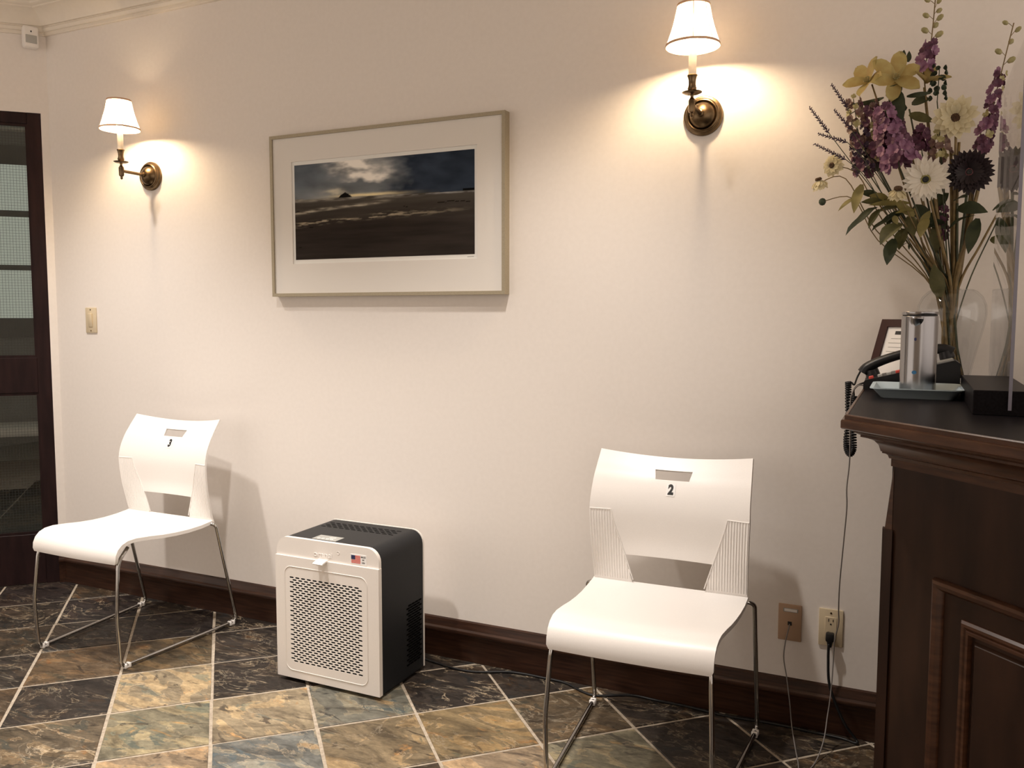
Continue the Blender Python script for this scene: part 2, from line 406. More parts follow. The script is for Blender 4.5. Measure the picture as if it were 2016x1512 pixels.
# floor: grout bed + slate tiles laid diagonally
PITCH_T = .3130; A0, B0 = .2423, 2.910; TA = math.radians(-.97)
ea = V(((math.cos(TA)-math.sin(TA))*S2, (math.sin(TA)+math.cos(TA))*S2)); eb = V((-ea.y, ea.x))
def tile_ab(p): q = V((p[0], p[1]+CAM_D)); return (q.dot(ea)-A0)/PITCH_T, (q.dot(eb)-B0)/PITCH_T
floor = struct('floor', prism([(-6.0, -4.4), (XR, -4.4), (XR, .06), (KX, .06), (-6.0, -2.2)], -.03, -.003), 'grout', 'multicolour slate tile floor with pale grout')
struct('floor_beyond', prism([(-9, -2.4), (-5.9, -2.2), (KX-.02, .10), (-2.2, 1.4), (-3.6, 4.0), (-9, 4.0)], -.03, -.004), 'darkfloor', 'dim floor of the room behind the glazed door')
def clip(poly, nx, ny, c):
    """keep nx*x+ny*y<=c"""
    out = []
    for i in range(len(poly)):
        p, q = poly[i], poly[(i+1) % len(poly)]; a = nx*p[0]+ny*p[1]-c; b = nx*q[0]+ny*q[1]-c
        if a <= 0: out.append(p)
        if a*b < 0: t = a/(a-b); out.append((p[0]+(q[0]-p[0])*t, p[1]+(q[1]-p[1])*t))
    return out
DARK = (.058, .046, .040); BROWN = (.115, .080, .053); SAND = (.47, .385, .265); KHAKI = (.33, .30, .215); GREY = (.24, .235, .20)
GOLD = (.33, .245, .135); TAN = (.34, .265, .17); BLUE = (.27, .28, .27); PINK = (.46, .35, .24); PLUM = (.046, .035, .034)
tile_style = {}
for (px, py, c, a) in [(310, 1420, KHAKI, .35), (330, 1345, SAND, .6), (110, 1375, BROWN, .9), (110, 1440, (.19, .15, .105), .9), (520, 1415, SAND, .5),
                       (495, 1335, DARK, .6), (700, 1385, GREY, .5), (740, 1455, TAN, .9), (520, 1480, BLUE, .8), (940, 1430, GOLD, .5), (900, 1345, DARK, 1.),
                       (1000, 1490, PINK, .5), (320, 1270, (.17, .125, .075), .3), (150, 1310, (.18, .12, .07), .3), (60, 1310, DARK, .5), (350, 1502, PINK, .5),
                       (1060, 1345, DARK, .9), (1120, 1400, (.15, .11, .07), .8), (480, 1270, DARK, .5), (100, 1170, PLUM, .4), (200, 1210, PLUM, .7), (60, 1225, DARK, .6),
                       (850, 1500, BLUE, .5), (30, 1400, DARK, .5), (640, 1500, TAN, .6), (1130, 1480, KHAKI, .3)]:
    a_, b_ = tile_ab(atZ(px, py)); tile_style[(math.floor(a_), math.floor(b_))] = (c, a)
rt = random.Random(3); G = .0054
for ia in range(-9, 10):
    for ib in range(-9, 10):
        c0 = ea*(A0+(ia+.5)*PITCH_T)+eb*(B0+(ib+.5)*PITCH_T); cx, cy = c0.x, c0.y-CAM_D
        if cy < -2.3 or cx > 1.1 or cx < -5.5 or cy > .2: continue
        h = PITCH_T/2-G
        jit = [rt.uniform(-.0015, .0015) for _ in range(8)]
        corners = [(-h+jit[0], -h+jit[1]), (h+jit[2], -h+jit[3]), (h+jit[4], h+jit[5]), (-h+jit[6], h+jit[7])]
        poly = [(cx+ea.x*u+eb.x*w, cy+ea.y*u+eb.y*w) for u, w in corners]
        poly = clip(poly, 0, 1, -.002); poly = clip(poly, -S2, S2, -KX*S2-.002) if poly else poly
        if len(poly) < 3: continue
        loc = [(p[0]-cx, p[1]-cy) for p in poly]
        mxx = sum(p[0] for p in loc)/len(loc); myy = sum(p[1] for p in loc)/len(loc)
        ins = [(mxx+(p[0]-mxx)*.985, myy+(p[1]-myy)*.985) for p in loc]
        n = len(loc); zt = rt.uniform(-.0006, .0006)
        v = [(x, y, -.006) for x, y in loc]+[(x, y, -.0012) for x, y in loc]+[(x, y, zt) for x, y in ins]
        f = [(i, (i+1) % n, n+(i+1) % n, n+i) for i in range(n)]+[(n+i, n+(i+1) % n, 2*n+(i+1) % n, 2*n+i) for i in range(n)]+[tuple(range(2*n, 3*n))]
        t = obj('tile', (v, f), 'slate', floor); t.location = (cx, cy, 0)
        st = tile_style.get((ia, ib))
        if not st:
            st = (rt.choice([DARK, DARK, BROWN, PLUM, (.085, .062, .045)]), rt.uniform(.3, .9))
        t.color = (*[q*.74 for q in st[0]], st[1])

struct('wall_front', box2(-2.4, .5, -4.4, -4.3, 0, CEIL), 'wall', 'off-white wall on the opposite side of the room')
# baseboards and crown
BB = [(0, 0), (.016, 0), (.016, .094), (.018, .098), (.026, .102), (.028, .108), (.026, .115), (.017, .120), (.015, .128), (.011, .136), (.009, .146), (.0, .149)]
segs = sweep([dw(D0, 0), (KX, 0), (-.02, 0)], BB)
struct('baseboard_left', segs[0], 'woodh', 'short dark wood baseboard beside the glazed door', smooth=35)
struct('baseboard_back', segs[1], 'woodh', 'dark moulded wood baseboard along the long wall', smooth=35)
CRN = [(0, 2.552), (.010, 2.552), (.013, 2.556), (.013, 2.566), (.019, 2.567), (.024, 2.573), (.025, 2.581), (.020, 2.586), (.020, 2.590), (.028, 2.591), (.033, 2.603), (.044, 2.621), (.060, 2.637), (.078, 2.647), (.088, 2.650), (.088, 2.657), (.096, 2.658), (.103, 2.664), (.105, 2.672), (.114, 2.673), (.114, CEIL), (0, CEIL)]
segs = sweep([dw(2.4, 0), (KX, 0), (XR, 0)], CRN)
struct('trim_1', segs[0], 'crown', 'cream crown moulding over the glazed door', smooth=35)
struct('trim_2', segs[1], 'crown', 'cream crown moulding along the long wall', smooth=35)

# glazed door in the angled wall
door = struct('door_1', xf(box2(D0, D0+.058, -.052, -.002, 0, DTOP), DWM), 'door', 'dark brown glazed door with wired glass panes')
door.name = 'door_1'
for nm, a in (('stile', (D1-.06, D1, -.052, -.002, 0, DTOP)), ('top_rail', (D0+.058, D1-.06, -.050, -.003, 2.155, DTOP)), ('middle_rail', (D0+.058, D1-.06, -.050, -.003, .915, 1.080)), ('bottom_rail', (D0+.058, D1-.06, -.050, -.003, 0, .240))):
    obj(nm, xf(bbox(*[((a[0]+a[1])/2, (a[2]+a[3])/2, (a[4]+a[5])/2), (a[1]-a[0], a[3]-a[2], a[5]-a[4])], r=.002, seg=1), DWM), 'door', door)
for (z0, z1) in ((.240, .915), (1.080, 2.155)):
    s0, s1 = D0+.058, D1-.06
    bead = join(box2(s0, s1, -.020, -.008, z0, z0+.012), box2(s0, s1, -.020, -.008, z1-.012, z1), box2(s0, s0+.010, -.020, -.008, z0+.012, z1-.012), box2(s1-.010, s1, -.020, -.008, z0+.012, z1-.012))
    obj('glazing_bead', xf(bead, DWM), 'door', door)
    pane = obj('pane', xf(box2(s0, s1, -.030, -.024, z0, z1), DWM), 'glass', door)
    w = []; stp = .0127
    k = s0+.006
    while k < s1: w.append(box((k, -.027, (z0+z1)/2), (.0009, .0009, z1-z0-.004))); k += stp
    k = z0+.006
    while k < z1: w.append(box(((s0+s1)/2, -.0265, k), (s1-s0-.004, .0009, .0009))); k += stp
    g = obj('wire_mesh', xf(join(*w), DWM), 'wire', pane); g['kind'] = 'stuff'
# the dim room behind it
BN = -3.08
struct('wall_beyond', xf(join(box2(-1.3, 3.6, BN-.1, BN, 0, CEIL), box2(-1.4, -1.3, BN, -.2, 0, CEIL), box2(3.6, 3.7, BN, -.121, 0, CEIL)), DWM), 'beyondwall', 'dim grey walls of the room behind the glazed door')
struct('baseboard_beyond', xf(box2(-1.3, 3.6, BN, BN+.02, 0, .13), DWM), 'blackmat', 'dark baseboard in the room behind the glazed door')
SB = 2.0     # s range of the window in the far wall
win = struct('window_1', xf(box2(-.9, 2.6, BN, BN+.03, 1.10, 2.58), DWM), 'darkbar', 'dark window with three pale horizontal panes beyond the door')
zs = [(1.256, 1.625), (1.667, 2.035), (2.085, 2.432)]
for z0, z1 in zs:
    obj('pane', xf(box2(-.8, 2.5, BN+.03, BN+.036, z0, z1), DWM), 'winpane', win)
bench = thing('bench', 'pale seat glimpsed low through the lower door pane', 'bench', dw(.7, BN+.35, 0), math.radians(225))
obj('seat', mv(bbox((0, 0, .42), (1.0, .42, .07), .02, 2), (0, 0, 0)), 'white', bench, 40)
for sx in (-.42, .42):
    for sy in (-.15, .15): obj('leg', box((sx, sy, .19), (.04, .04, .386)), 'blackmat', bench)

# motion sensor in the corner
ms = thing('motion_sensor', 'small white motion sensor mounted high in the wall corner', 'sensor', dw(.066, .014, 2.532), math.radians(66))
# local: -y into the room
obj('housing', bbox((0, -.024, 0), (.062, .046, .094), .009, 3), 'white', ms, 40)
obj('lens', bbox((0, -.0465, -.012), (.046, .006, .036), .002, 2), 'greylens', ms, 40)
obj('indicator', bbox((0, -.047, .022), (.005, .002, .008), .0008, 1), 'ink', ms)

# light switch
sw = thing('light_switch', 'ivory rocker light switch on the wall beside the door', 'switch', (-3.411, 0, 1.256))
obj('cover_plate', bbox((0, -.003, 0), (.070, .006, .116), .0025, 2), 'ivory', sw, 40)
obj('rocker', xf(bbox((0, 0, 0), (.026, .008, .062), .002, 2), Matrix.Translation((0, -.0075, 0)) @ Matrix.Rotation(math.radians(5), 4, 'X')), 'ivory', sw, 40)
for z in (-.048, .048): obj('screw', xf(lathe([(.0032, 0), (.0032, .0012)], 12), Matrix.Translation((0, -.006, z)) @ Matrix.Rotation(PI/2, 4, 'X')), 'brass', sw)

def outlet_parts(o, mt, plug_low):
    obj('cover_plate', bbox((0, -.003, 0), (.070, .006, .116), .0025, 2), mt, o, 40)
    fc = obj('receptacle', bbox((0, -.0065, 0), (.034, .004, .068), .001, 1), mt, o, 40)
    for zc in (.020, -.020):
        for dx, hh in ((-.0065, .009), (.0065, .0075)): obj('slot', box((dx, -.0087, zc+.004), (.0022, .0012, hh)), 'ink', fc)
        obj('ground_hole', xf(lathe([(.0026, 0), (.0026, .001)], 10), Matrix.Translation((0, -.0082, zc-.008)) @ Matrix.Rotation(PI/2, 4, 'X')), 'ink', fc)
    obj('screw', xf(lathe([(.003, 0), (.003, .0012)], 12), Matrix.Translation((0, -.006, .046)) @ Matrix.Rotation(PI/2, 4, 'X')), 'brass', o)
ol = thing('wall_outlet', 'ivory power outlet with a black plug, between phone jack and desk', 'outlet', (-.193, 0, .329)); outlet_parts(ol, 'ivory', True)
ol2 = thing('wall_outlet', 'ivory power outlet on the wall hidden behind chair number 3', 'outlet', (-3.155, 0, .329)); outlet_parts(ol2, 'ivory', False)
jk = thing('phone_jack', 'tan telephone jack plate on the wall beside chair number 2', 'phone jack', (-.313, 0, .326))
obj('cover_plate', bbox((0, -.003, 0), (.070, .006, .116), .0025, 2), 'tanplate', jk, 40)
obj('label_window', bbox((.002, -.0065, .040), (.044, .002, .012), .0006, 1), 'greypanel', jk)
obj('label_strip', box((.002, -.0078, .040), (.038, .0008, .008)), 'paper', jk)
obj('port', bbox((0, -.0065, -.002), (.012, .003, .012), .0006, 1), 'ink', jk)

# ------------------------------------------------------------------ framed print
PX0, PX1, PZ0, PZ1, PT = -2.318, -1.286, 1.354, 1.981, .036
pf = thing('framed_print', 'framed beach photograph in a thin champagne frame between the sconces', 'picture', ((PX0+PX1)/2, 0, PZ0))
def PL(x, y, z): return (x-(PX0+PX1)/2, y, z-PZ0)
FW = .0125
def rail(a, b):
    """mitred frame rail between two outer corners"""
    (x0, z0), (x1, z1) = a, b; cx, cz = (PX0+PX1)/2, (PZ0+PZ1)/2
    def inn(x, z): return (x+(FW if x < cx else -FW), z+(FW if z < cz else -FW))
    q = [(x0, z0), (x1, z1), inn(x1, z1), inn(x0, z0)]
    v, f = xz_prism(q, -PT, 0); return [PL(*p) for p in v], f
for a, b in (((PX0, PZ0), (PX1, PZ0)), ((PX1, PZ0), (PX1, PZ1)), ((PX1, PZ1), (PX0, PZ1)), ((PX0, PZ1), (PX0, PZ0))):
    obj('frame_rail', rail(a, b), 'frame', pf)
QX0, QX1, QZ0, QZ1 = -2.204, -1.409, 1.497, 1.862
WX0, WX1, WZ0, WZ1 = QX0-.012, QX1+.012, QZ0-.016, QZ1+.014
matv = join(box2(PX0+FW, WX0, -.030, -.026, PZ0+FW, PZ1-FW), box2(WX1, PX1-FW, -.030, -.026, PZ0+FW, PZ1-FW), box2(WX0, WX1, -.030, -.026, PZ0+FW, WZ0), box2(WX0, WX1, -.030, -.026, WZ1, PZ1-FW))
obj('mat_board', ([PL(*p) for p in matv[0]], matv[1]), 'mat', pf)
bk = box2(PX0+FW, PX1-FW, -.0255, -.004, PZ0+FW, PZ1-FW)
obj('backing_paper', ([PL(*p) for p in bk[0]], bk[1]), 'paper', pf)
# the printed seascape: colour per vertex on a fine sheet
def seascape(u, v):
    hz = .640-.030*u
    def fb(x, y, s): return noise.fractal(V((x, y, s)), 1.0, 2.1, 4)
    def cl(x): return max(0., min(1., x))
    if v > hz:
        t = (v-hz)/(1-hz); n = fb(u*4.5+1.3, t*2.2+.4, .7); n2 = fb(u*10, t*4.5, 3.1); n3 = fb(u*7+4, t*3, 6.6)
        c = V((.19, .205, .225))*(1+.45*n)
        c = c.lerp(V((.095, .112, .138))*(1+.6*n3), cl((.30-u)/.18)*cl((t-.1)/.3)*.75)
        c = c.lerp(V((.034, .045, .068))*(1+.35*n+.3*n2), cl((u-.47+.10*n3)/.16))
        br = math.exp(-((u-.35-.09*n2-(1-t)*.14)/.095)**2)*cl((t-.34+.5*n)/.28); c = c.lerp(V((1.0, .94, .89)), cl(br*1.4))
        b4 = math.exp(-((u-.50-.05*n)/.085)**2)*cl((t-.25)/.3)*cl(.35+1.1*n3); c = c.lerp(V((.42, .43, .44)), cl(b4*.75))
        br2 = math.exp(-((u-.245-.06*n)/.085)**2-((t-.17-.10*n2)/.070)**2); c = c.lerp(V((.66, .61, .50)), cl(br2*.95))
        br3 = math.exp(-((u-.42)/.17)**2-((t-.035-.02*n2)/.040)**2); c = c.lerp(V((.90, .76, .48)), cl(br3*1.3))
        if u > .94 and t < .06+.02*n2: c = V((.006, .006, .007))
    else:
        d = hz-v; n = fb(u*4, v*26, 5.5); n2 = fb(u*14, v*60, 9.2); n3 = fb(u*9, v*40, 2.2)
        c = V((.036, .029, .026))*(1+.25*n)
        c = c.lerp(V((.088, .077, .067))*(1+.2*n), cl(1-d/.30)*.8)
        wet = math.exp(-((d-.014)/.016)**2)*(.75 if u < .60 else .75*cl((.75-u)/.15))*cl(.45+1.1*n3); c = c.lerp(V((.55, .51, .45)), cl(min(.9, wet)))
        ln = .15-.19*u+.02*u*u; w2 = math.exp(-((d-ln-.012*n)/.013)**2)*cl((.60-u)/.2)*cl(.55+.9*n2); c = c.lerp(V((.60, .54, .44)), cl(min(.9, w2)))
        sf = math.exp(-((d-.010)/.006)**2)*cl((u-.5)/.2)*cl(.45+1.2*n3); c = c.lerp(V((.55, .55, .55)), cl(min(.9, sf)))
        ls = .285-.22*u+.115*u*u; st = math.exp(-((d-ls-.020*n)/.020)**2)*cl(n2*2.6-.05+.5*n3)*cl((1.0-u)/.5); c = c.lerp(V((.50, .42, .31)), cl(min(.85, st)))
        for (uu, dd, ww) in ((.83, .10, .025), (.89, .092, .03), (.955, .100, .025), (.64, .125, .012), (.02, .125, .009), (.10, .30, .014), (.03, .51, .007)):
            if abs(u-uu) < ww and abs(d-dd-.15*(u-uu)) < .0035: c = V((.008, .007, .006))
    e = (u-.303)/.040
    if abs(e) < 1 and -.006 < v-hz < .050*(1-abs(e)**1.4)*(1-.25*max(0, e)): c = V((.010, .009, .009))
    return c
NU, NV = 260, 130
vv = []; ff = []; cc = []
for j in range(NV+1):
    for i in range(NU+1):
        u, w = i/NU, j/NV
        vv.append(PL(QX0+(QX1-QX0)*u, -.0262, QZ0+(QZ1-QZ0)*w)); cc.append(seascape(u, w))
for j in range(NV):
    for i in range(NU): a = j*(NU+1)+i; ff.append((a, a+1, a+NU+2, a+NU+1))
me = bpy.data.meshes.new('print'); me.from_pydata(vv, [], ff)
ca = me.color_attributes.new('ink', 'FLOAT_COLOR', 'POINT')
for i, c in enumerate(cc): ca.data[i].color = (*c, 1)
mp_ = mat('beach_print', (.1, .1, .1), .7, spec=.0); an = nd(mp_, 'ShaderNodeAttribute', attribute_name='ink'); lk(mp_, an.outputs['Color'], mp_.node_tree.nodes['Principled BSDF'].inputs['Base Color'])
me.materials.append(mp_); pr = obj('print', me, None, pf); pr['label'] = 'beach photograph with dark clouds and wet sand'
sgx = box2(QX1-.030, QX1-.004, -.0259, -.0256, QZ0-.0095, QZ0-.0075)
obj('signature', ([PL(*p) for p in sgx[0]], sgx[1]), 'greypanel', pf)
gl = box2(PX0+FW, PX1-FW, -.0325, -.0315, PZ0+FW, PZ1-FW)
obj('glass', ([PL(*p) for p in gl[0]], gl[1]), 'picglass', pf)

# ------------------------------------------------------------------ wall sconces
def make_sconce(x, z, label):
    t = thing('wall_sconce', label, 'wall lamp', (x, 0, z), 0, 'brass wall sconces with fabric shades')
    out = Matrix.Rotation(PI/2, 4, 'X')                         # lathe z -> -y
    bp = obj('back_plate', xf(lathe([(0, 0), (.061, 0), (.0615, .006), (.059, .010), (.053, .0115), (.0525, .017), (.050, .020), (.046, .021), (.0435, .0195), (.0425, .0155), (.041, .0180), (.037, .025), (.029, .033), (.019, .039), (.012, .0415), (0, .042)], 48, False), out), 'brass', t, 38)
    L = .155
    obj('arm', xf(join(lathe([(.0, .040), (.0105, .040), (.0105, .049), (.0065, .051), (.0065, L-.010), (0, L-.010)], 16, False)), out), 'brass', t, 50)
    cz = Matrix.Translation((0, -L, 0))
    obj('hub', xf(lathe([(.0, -.036), (.003, -.035), (.0055, -.030), (.004, -.024), (.0075, -.0225), (.010, -.018), (.0105, .013), (.008, .018), (.0048, .022), (.0048, .028), (.007, .031), (0, .031)], 8, False), cz), 'brass', t, 30)
    obj('drip_pan', xf(lathe([(0, .030), (.010, .031), (.022, .0325), (.029, .036), (.0295, .0375), (.022, .035), (0, .034)], 32, False), cz), 'brass', t, 50)
    obj('candle_cup', xf(lathe([(0, .035), (.006, .036), (.009, .040), (.0125, .044), (.0135, .049), (.0115, .053), (.0115, .056), (.0105, .058), (.0108, .070), (.013, .080), (.0155, .085), (.0145, .087), (0, .087)], 24, False), cz), 'brass', t, 50)
    obj('candle_sleeve', xf(lathe([(0, .086), (.0115, .086), (.0115, .175), (.0105, .178), (0, .178)], 20, False), cz), 'candle', t, 50)
    obj('bulb', xf(lathe([(0, .172), (.007, .173), (.013, .181), (.0165, .195), (.0155, .212), (.010, .234), (.003, .246), (0, .247)], 16, False), cz), 'bulb', t, True)
    zb, zt, rb, r2 = .168, .288, .0795, .0465
    n = 48
    v = []; f = []
    for k in range(7):
        h = k/6; r = rb+(r2-rb)*h - .004*math.sin(PI*h)
        for i in range(n): a = 2*PI*i/n; v.append((r*math.cos(a), r*math.sin(a), zb+(zt-zb)*h))
    for k in range(6):
        for i in range(n): j = (i+1) % n; f.append((k*n+i, k*n+j, (k+1)*n+j, (k+1)*n+i))
    sh = obj('shade', xf((v, f), cz), 'shade', t, True)
    obj('trim_band', xf(lathe([(rb-.0012, zb-.001), (rb+.0016, zb-.001), (rb-.0004, zb+.007), (rb-.003, zb+.007), (rb-.0012, zb-.001)], n, False), cz), M['trimband'], sh, 40)
    obj('trim_band', xf(lathe([(r2-.001, zt-.006), (r2+.0022, zt-.006), (r2+.0016, zt+.001), (r2-.0012, zt+.001), (r2-.001, zt-.006)], n, False), cz), M['trimband'], sh, 40)
    for i in range(8):
        a = 2*PI*(i+.3)/8; pth = [V((math.cos(a)*(rb+(r2-rb)*h-.004*math.sin(PI*h)+.0003), math.sin(a)*(rb+(r2-rb)*h-.004*math.sin(PI*h)+.0003), zb+(zt-zb)*h)) for h in [k/6 for k in range(7)]]
        obj('seam', xf(tube(pth, .0015, 5), cz), M['trimband'], sh)
    obj('added_beam_disc', xf(lathe([(0, zt-.0012), (.040, zt-.0012), (.040, zt), (0, zt)], 32, False), cz), 'shade', sh, 40)  # disc added to block the bulb's upward beam, not a real sconce part
    obj('harp', xf(join(tube([(-.0105, 0, .205), (-.014, 0, .215), (-r2*.9, 0, .290)], .0010, 5), tube([(.0105, 0, .205), (.014, 0, .215), (r2*.9, 0, .290)], .0010, 5)), cz), 'brass', t)
    return t
M['trimband'] = noisy('shade_trim', (.62, .40, .27), (.68, .45, .31), nscale=200, rough=.8)
make_sconce(-3.003, 1.879, 'lit brass wall sconce on the wall nearest the door corner')
make_sconce(-.614, 1.902, 'lit brass wall sconce on the wall above chair number 2')

# ------------------------------------------------------------------ stacking chairs
SEAT = [(-.628, .388), (-.629, .400), (-.627, .420), (-.617, .440), (-.600, .455), (-.575, .464), (-.54, .466), (-.48, .460), (-.42, .452), (-.36, .447), (-.30, .445), (-.24, .447), (-.19, .452), (-.172, .455)]
BACK = [(-.178, .452), (-.184, .475), (-.192, .510), (-.199, .540), (-.205, .566), (-.211, .610), (-.2145, .650), (-.215, .680), (-.211, .708), (-.203, .735), (-.192, .758), (-.181, .778), (-.1745, .788), (-.163, .803), (-.154, .816), (-.143, .830), (-.132, .844), (-.121, .858)]
def smooth_interp(tab, z):
    for (a, b), (c, d) in zip(tab[:-1], tab[1:]):
        if a <= z <= c: return b+(d-b)*(z-a)/(c-a)
    return tab[0][1] if z < tab[0][0] else tab[-1][1]
HALF = [(.45, .236), (.55, .239), (.68, .243), (.78, .240), (.86, .235)]
HOLE = [(.452, .113), (.475, .118), (.540, .137), (.566, .12), (.70, .08), (.778, .052), (.788, .052), (.816, .058), (.86, .06)]
def cubic(tab, z):
    for i in range(len(tab)-1):
        if tab[i][1] <= z <= tab[i+1][1] or i == len(tab)-2:
            (y1, z1), (y2, z2) = tab[i], tab[i+1]; (y0, z0) = tab[max(i-1, 0)]; (y3, z3) = tab[min(i+2, len(tab)-1)]
            t = (z-z1)/(z2-z1); m1 = (y2-y0)/max(1e-6, z2-z0)*(z2-z1); m2 = (y3-y1)/max(1e-6, z3-z1)*(z2-z1)
            return (2*t**3-3*t*t+1)*y1+(t**3-2*t*t+t)*m1+(-2*t**3+3*t*t)*y2+(t**3-t*t)*m2
def back_pt(fx, z):
    """fx in -1..1 across, height z -> local point on the front skin"""
    y = cubic(BACK, z); hw = smooth_interp(HALF, z)
    bulge = .030*(1-fx*fx)*min(1, max(0, (z-.46)/.12))
    dip = .020*(1-fx*fx)*max(0, (z-.60)/.258)**2
    return V((fx*hw, y+bulge, z-dip))
def thicken(v, f, t, toward):
    """give an open sheet thickness t on the side away from 'toward'"""
    v = [V(p) for p in v]; nr = [V((0, 0, 0)) for _ in v]; ed = {}
    for q in f:
        n = (v[q[1]]-v[q[0]]).cross(v[q[2]]-v[q[0]])
        if n.dot(V(toward)) < 0: n = -n
        for i in q: nr[i] += n
        for i in range(len(q)):
            a, b = q[i], q[(i+1) % len(q)]; k = (min(a, b), max(a, b)); ed[k] = ed.get(k, 0)+1
    N = len(v); w = v+[p-nr[i].normalized()*t if nr[i].length > 0 else p for i, p in enumerate(v)]
    g = list(f)+[tuple(reversed([i+N for i in q])) for q in f]+[(a, b, b+N, a+N) for (a, b), c in ed.items() if c == 1]
    used = sorted({i for q in g for i in q}); mp = {o: i for i, o in enumerate(used)}
    return [tuple(w[i]) for i in used], [tuple(mp[i] for i in q) for q in g]
def make_chair(num, label, loc, rz):
    t = thing('stacking_chair', label, 'chair', loc, rz)
    # seat
    nx = 12; v = []; f = []
    for (y, z) in SEAT:
        hw = .2225+.0165*min(1, (y+.63)/.40)
        if z < .40 and y < -.62: hw -= .006
        for i in range(nx+1):
            fx = -1+2*i/nx; sag = -.006*(1-fx*fx)*min(1, max(0, (y+.60)/.12))*(1 if y < -.2 else .3)
            v.append((fx*hw, y-(.006*(1-fx*fx) if y < -.6 else 0), z+sag))
    n = nx+1
    for k in range(len(SEAT)-1):
        for i in range(nx): f.append((k*n+i, k*n+i+1, (k+1)*n+i+1, (k+1)*n+i))
    obj('seat', thicken(v, f, .013, (0, -.3, 1)), 'white', t, 45)
    # backrest with handle slot and lower cut-out
    v = []; f = []
    ZR = [.452, .470, .488, .506, .524, .541, .56, .58, .60, .62, .64, .66, .68, .70, .72, .74, .755, .771, .787, .797, .807, .817, .827, .838, .848, .858]
    for z in ZR:
        hw = smooth_interp(HALF, z); e = smooth_interp(HOLE, z)/hw
        for fx in [-1+(1-e)*i/6 for i in range(7)]+[-e+2*e*i/8 for i in range(1, 8)]+[e+(1-e)*i/6 for i in range(7)]: v.append(back_pt(fx, z))
    n = 21
    for k in range(len(ZR)-1):
        z0, z1 = ZR[k], ZR[k+1]
        for i in range(n-1):
            if 6 <= i < 14 and (z1 <= .542 or (z0 >= .786 and z1 <= .818)): continue
            f.append((k*n+i, k*n+i+1, (k+1)*n+i+1, (k+1)*n+i))
    obj('backrest', thicken(v, f, .0075, (0, -1, .1)), 'white', t, 45)
    # ribbed grip panels low on each side of the back
    for sgn in (-1, 1):
        parts = []
        lim = lambda z: smooth_interp([(.45, .45), (.655, .71), (.672, .72), (.684, .735)], z)
        zz = [.462+.0111*i for i in range(21)]
        for r in range(15):
            fx = .985-.034*r; pts = [back_pt(sgn*fx, z)+V((0, -.0004, 0)) for z in zz if fx >= lim(z)]
            if len(pts) > 1: parts.append(tube(pts, .0017, 4))
        parts.append(tube([back_pt(sgn*lim(z), z)+V((0, -.0004, 0)) for z in zz], .0019, 5))
        parts.append(tube([back_pt(sgn*q, zz[-1])+V((0, -.0004, 0)) for q in (.735, .80, .86, .92, .995)], .0019, 5))
        obj('ribbed_panel', join(*parts), 'white', t, 40)
    # number sticker
    def stick(vf, off):
        out = []
        for x, y, z in vf[0]:
            zz = .757+y*.80; hw = smooth_interp(HALF, zz); p = back_pt(x/hw, zz); d = (back_pt(0, zz+.004)-back_pt(0, zz-.004)).normalized()
            out.append(tuple(p+V((1, 0, 0)).cross(d).normalized()*off))
        return out, vf[1]
    gv = [(-.0135+.009*i, -.024+.006*j, 0) for j in range(9) for i in range(4)]; gf = [(j*4+i, j*4+i+1, j*4+i+5, j*4+i+4) for j in range(8) for i in range(3)]
    st = obj('number_sticker', stick((gv, gf), .0009), 'sticker', t)
    obj('numeral', stick(text_vf(str(num), .051, .64, .0027), .0016), 'ink', st)
    # chrome sled frame: one bent rod each side
    for s in (-1, 1):
        pts = [(s*.205, -.188, .436), (s*.240, -.186, .443), (s*.258, -.180, .434), (s*.262, -.082, .012), (s*.222, -.622, .010), (s*.2235, -.632, .20), (s*.214, -.612, .392), (s*.205, -.56, .435)]
        pp = [V(p) for p in pts]
        path = fillet(pp, .028, 6)
        obj('frame_rod', tube(path, .0068, 10), 'chrome', t, True)
        for (a, b, q) in ((3, 4, .055), (3, 4, .955)):
            p = pp[a].lerp(pp[b], q); dr = (pp[b]-pp[a]).normalized(); sd = V((0, 0, 1)).cross(dr).normalized()
            mm = Matrix(((dr.x, sd.x, 0, p.x), (dr.y, sd.y, 0, p.y), (dr.z, sd.z, 1, p.z-.001), (0, 0, 0, 1)))
            g = join(bbox((-.008, 0, 0), (.010, .020, .018), .003, 2), bbox((.008, 0, 0), (.010, .020, .018), .003, 2), bbox((0, 0, -.004), (.026, .014, .010), .002, 1))
            obj('glide', xf(g, mm), 'white', t, 40)
    obj('crossbar', tube([(-.205, -.30, .430), (.205, -.30, .430)], .0065, 8), 'chrome', t, True)
    return t
make_chair(3, 'white plastic chair numbered 3 with chrome sled legs, beside the glazed door', (-2.766, 0, 0), 0)
make_chair(2, 'white plastic chair numbered 2 with chrome sled legs, near the wooden desk', (-.652, -.030, 0), math.radians(1.4))

# ------------------------------------------------------------------ air purifier
AX0, AX1, AYF, AYB, AH = -1.985, -1.558, -.424, -.140, .512
ap = thing('air_purifier', 'white and charcoal box air purifier standing on the slate floor', 'air purifier', ((AX0+AX1)/2, AYF, 0))
W_ = AX1-AX0; DP = AYB-AYF                                     # local: x centred, y from the front 0 .. DP
def prof(w, z0, z1, r): return [(x, (z0+z1)/2+y) for x, y in rrect(w, z1-z0, r, 6, .0)]
obj('base', box((0, DP/2+.006, .008), (W_-.030, DP-.030, .016)), 'blackmat', ap)
obj('shell', xz_prism(prof(W_-.004, .014, AH, .045), .014, DP-.006), 'char', ap, 40)
obj('back_plate', xz_prism(prof(W_+.002, .014, AH+.002, .046), DP-.006, DP), 'purewhite', ap, 40)
obj('front_frame', xz_prism(prof(W_, .440, AH+.001, .046), 0.0, .014), 'purewhite', ap, 40)
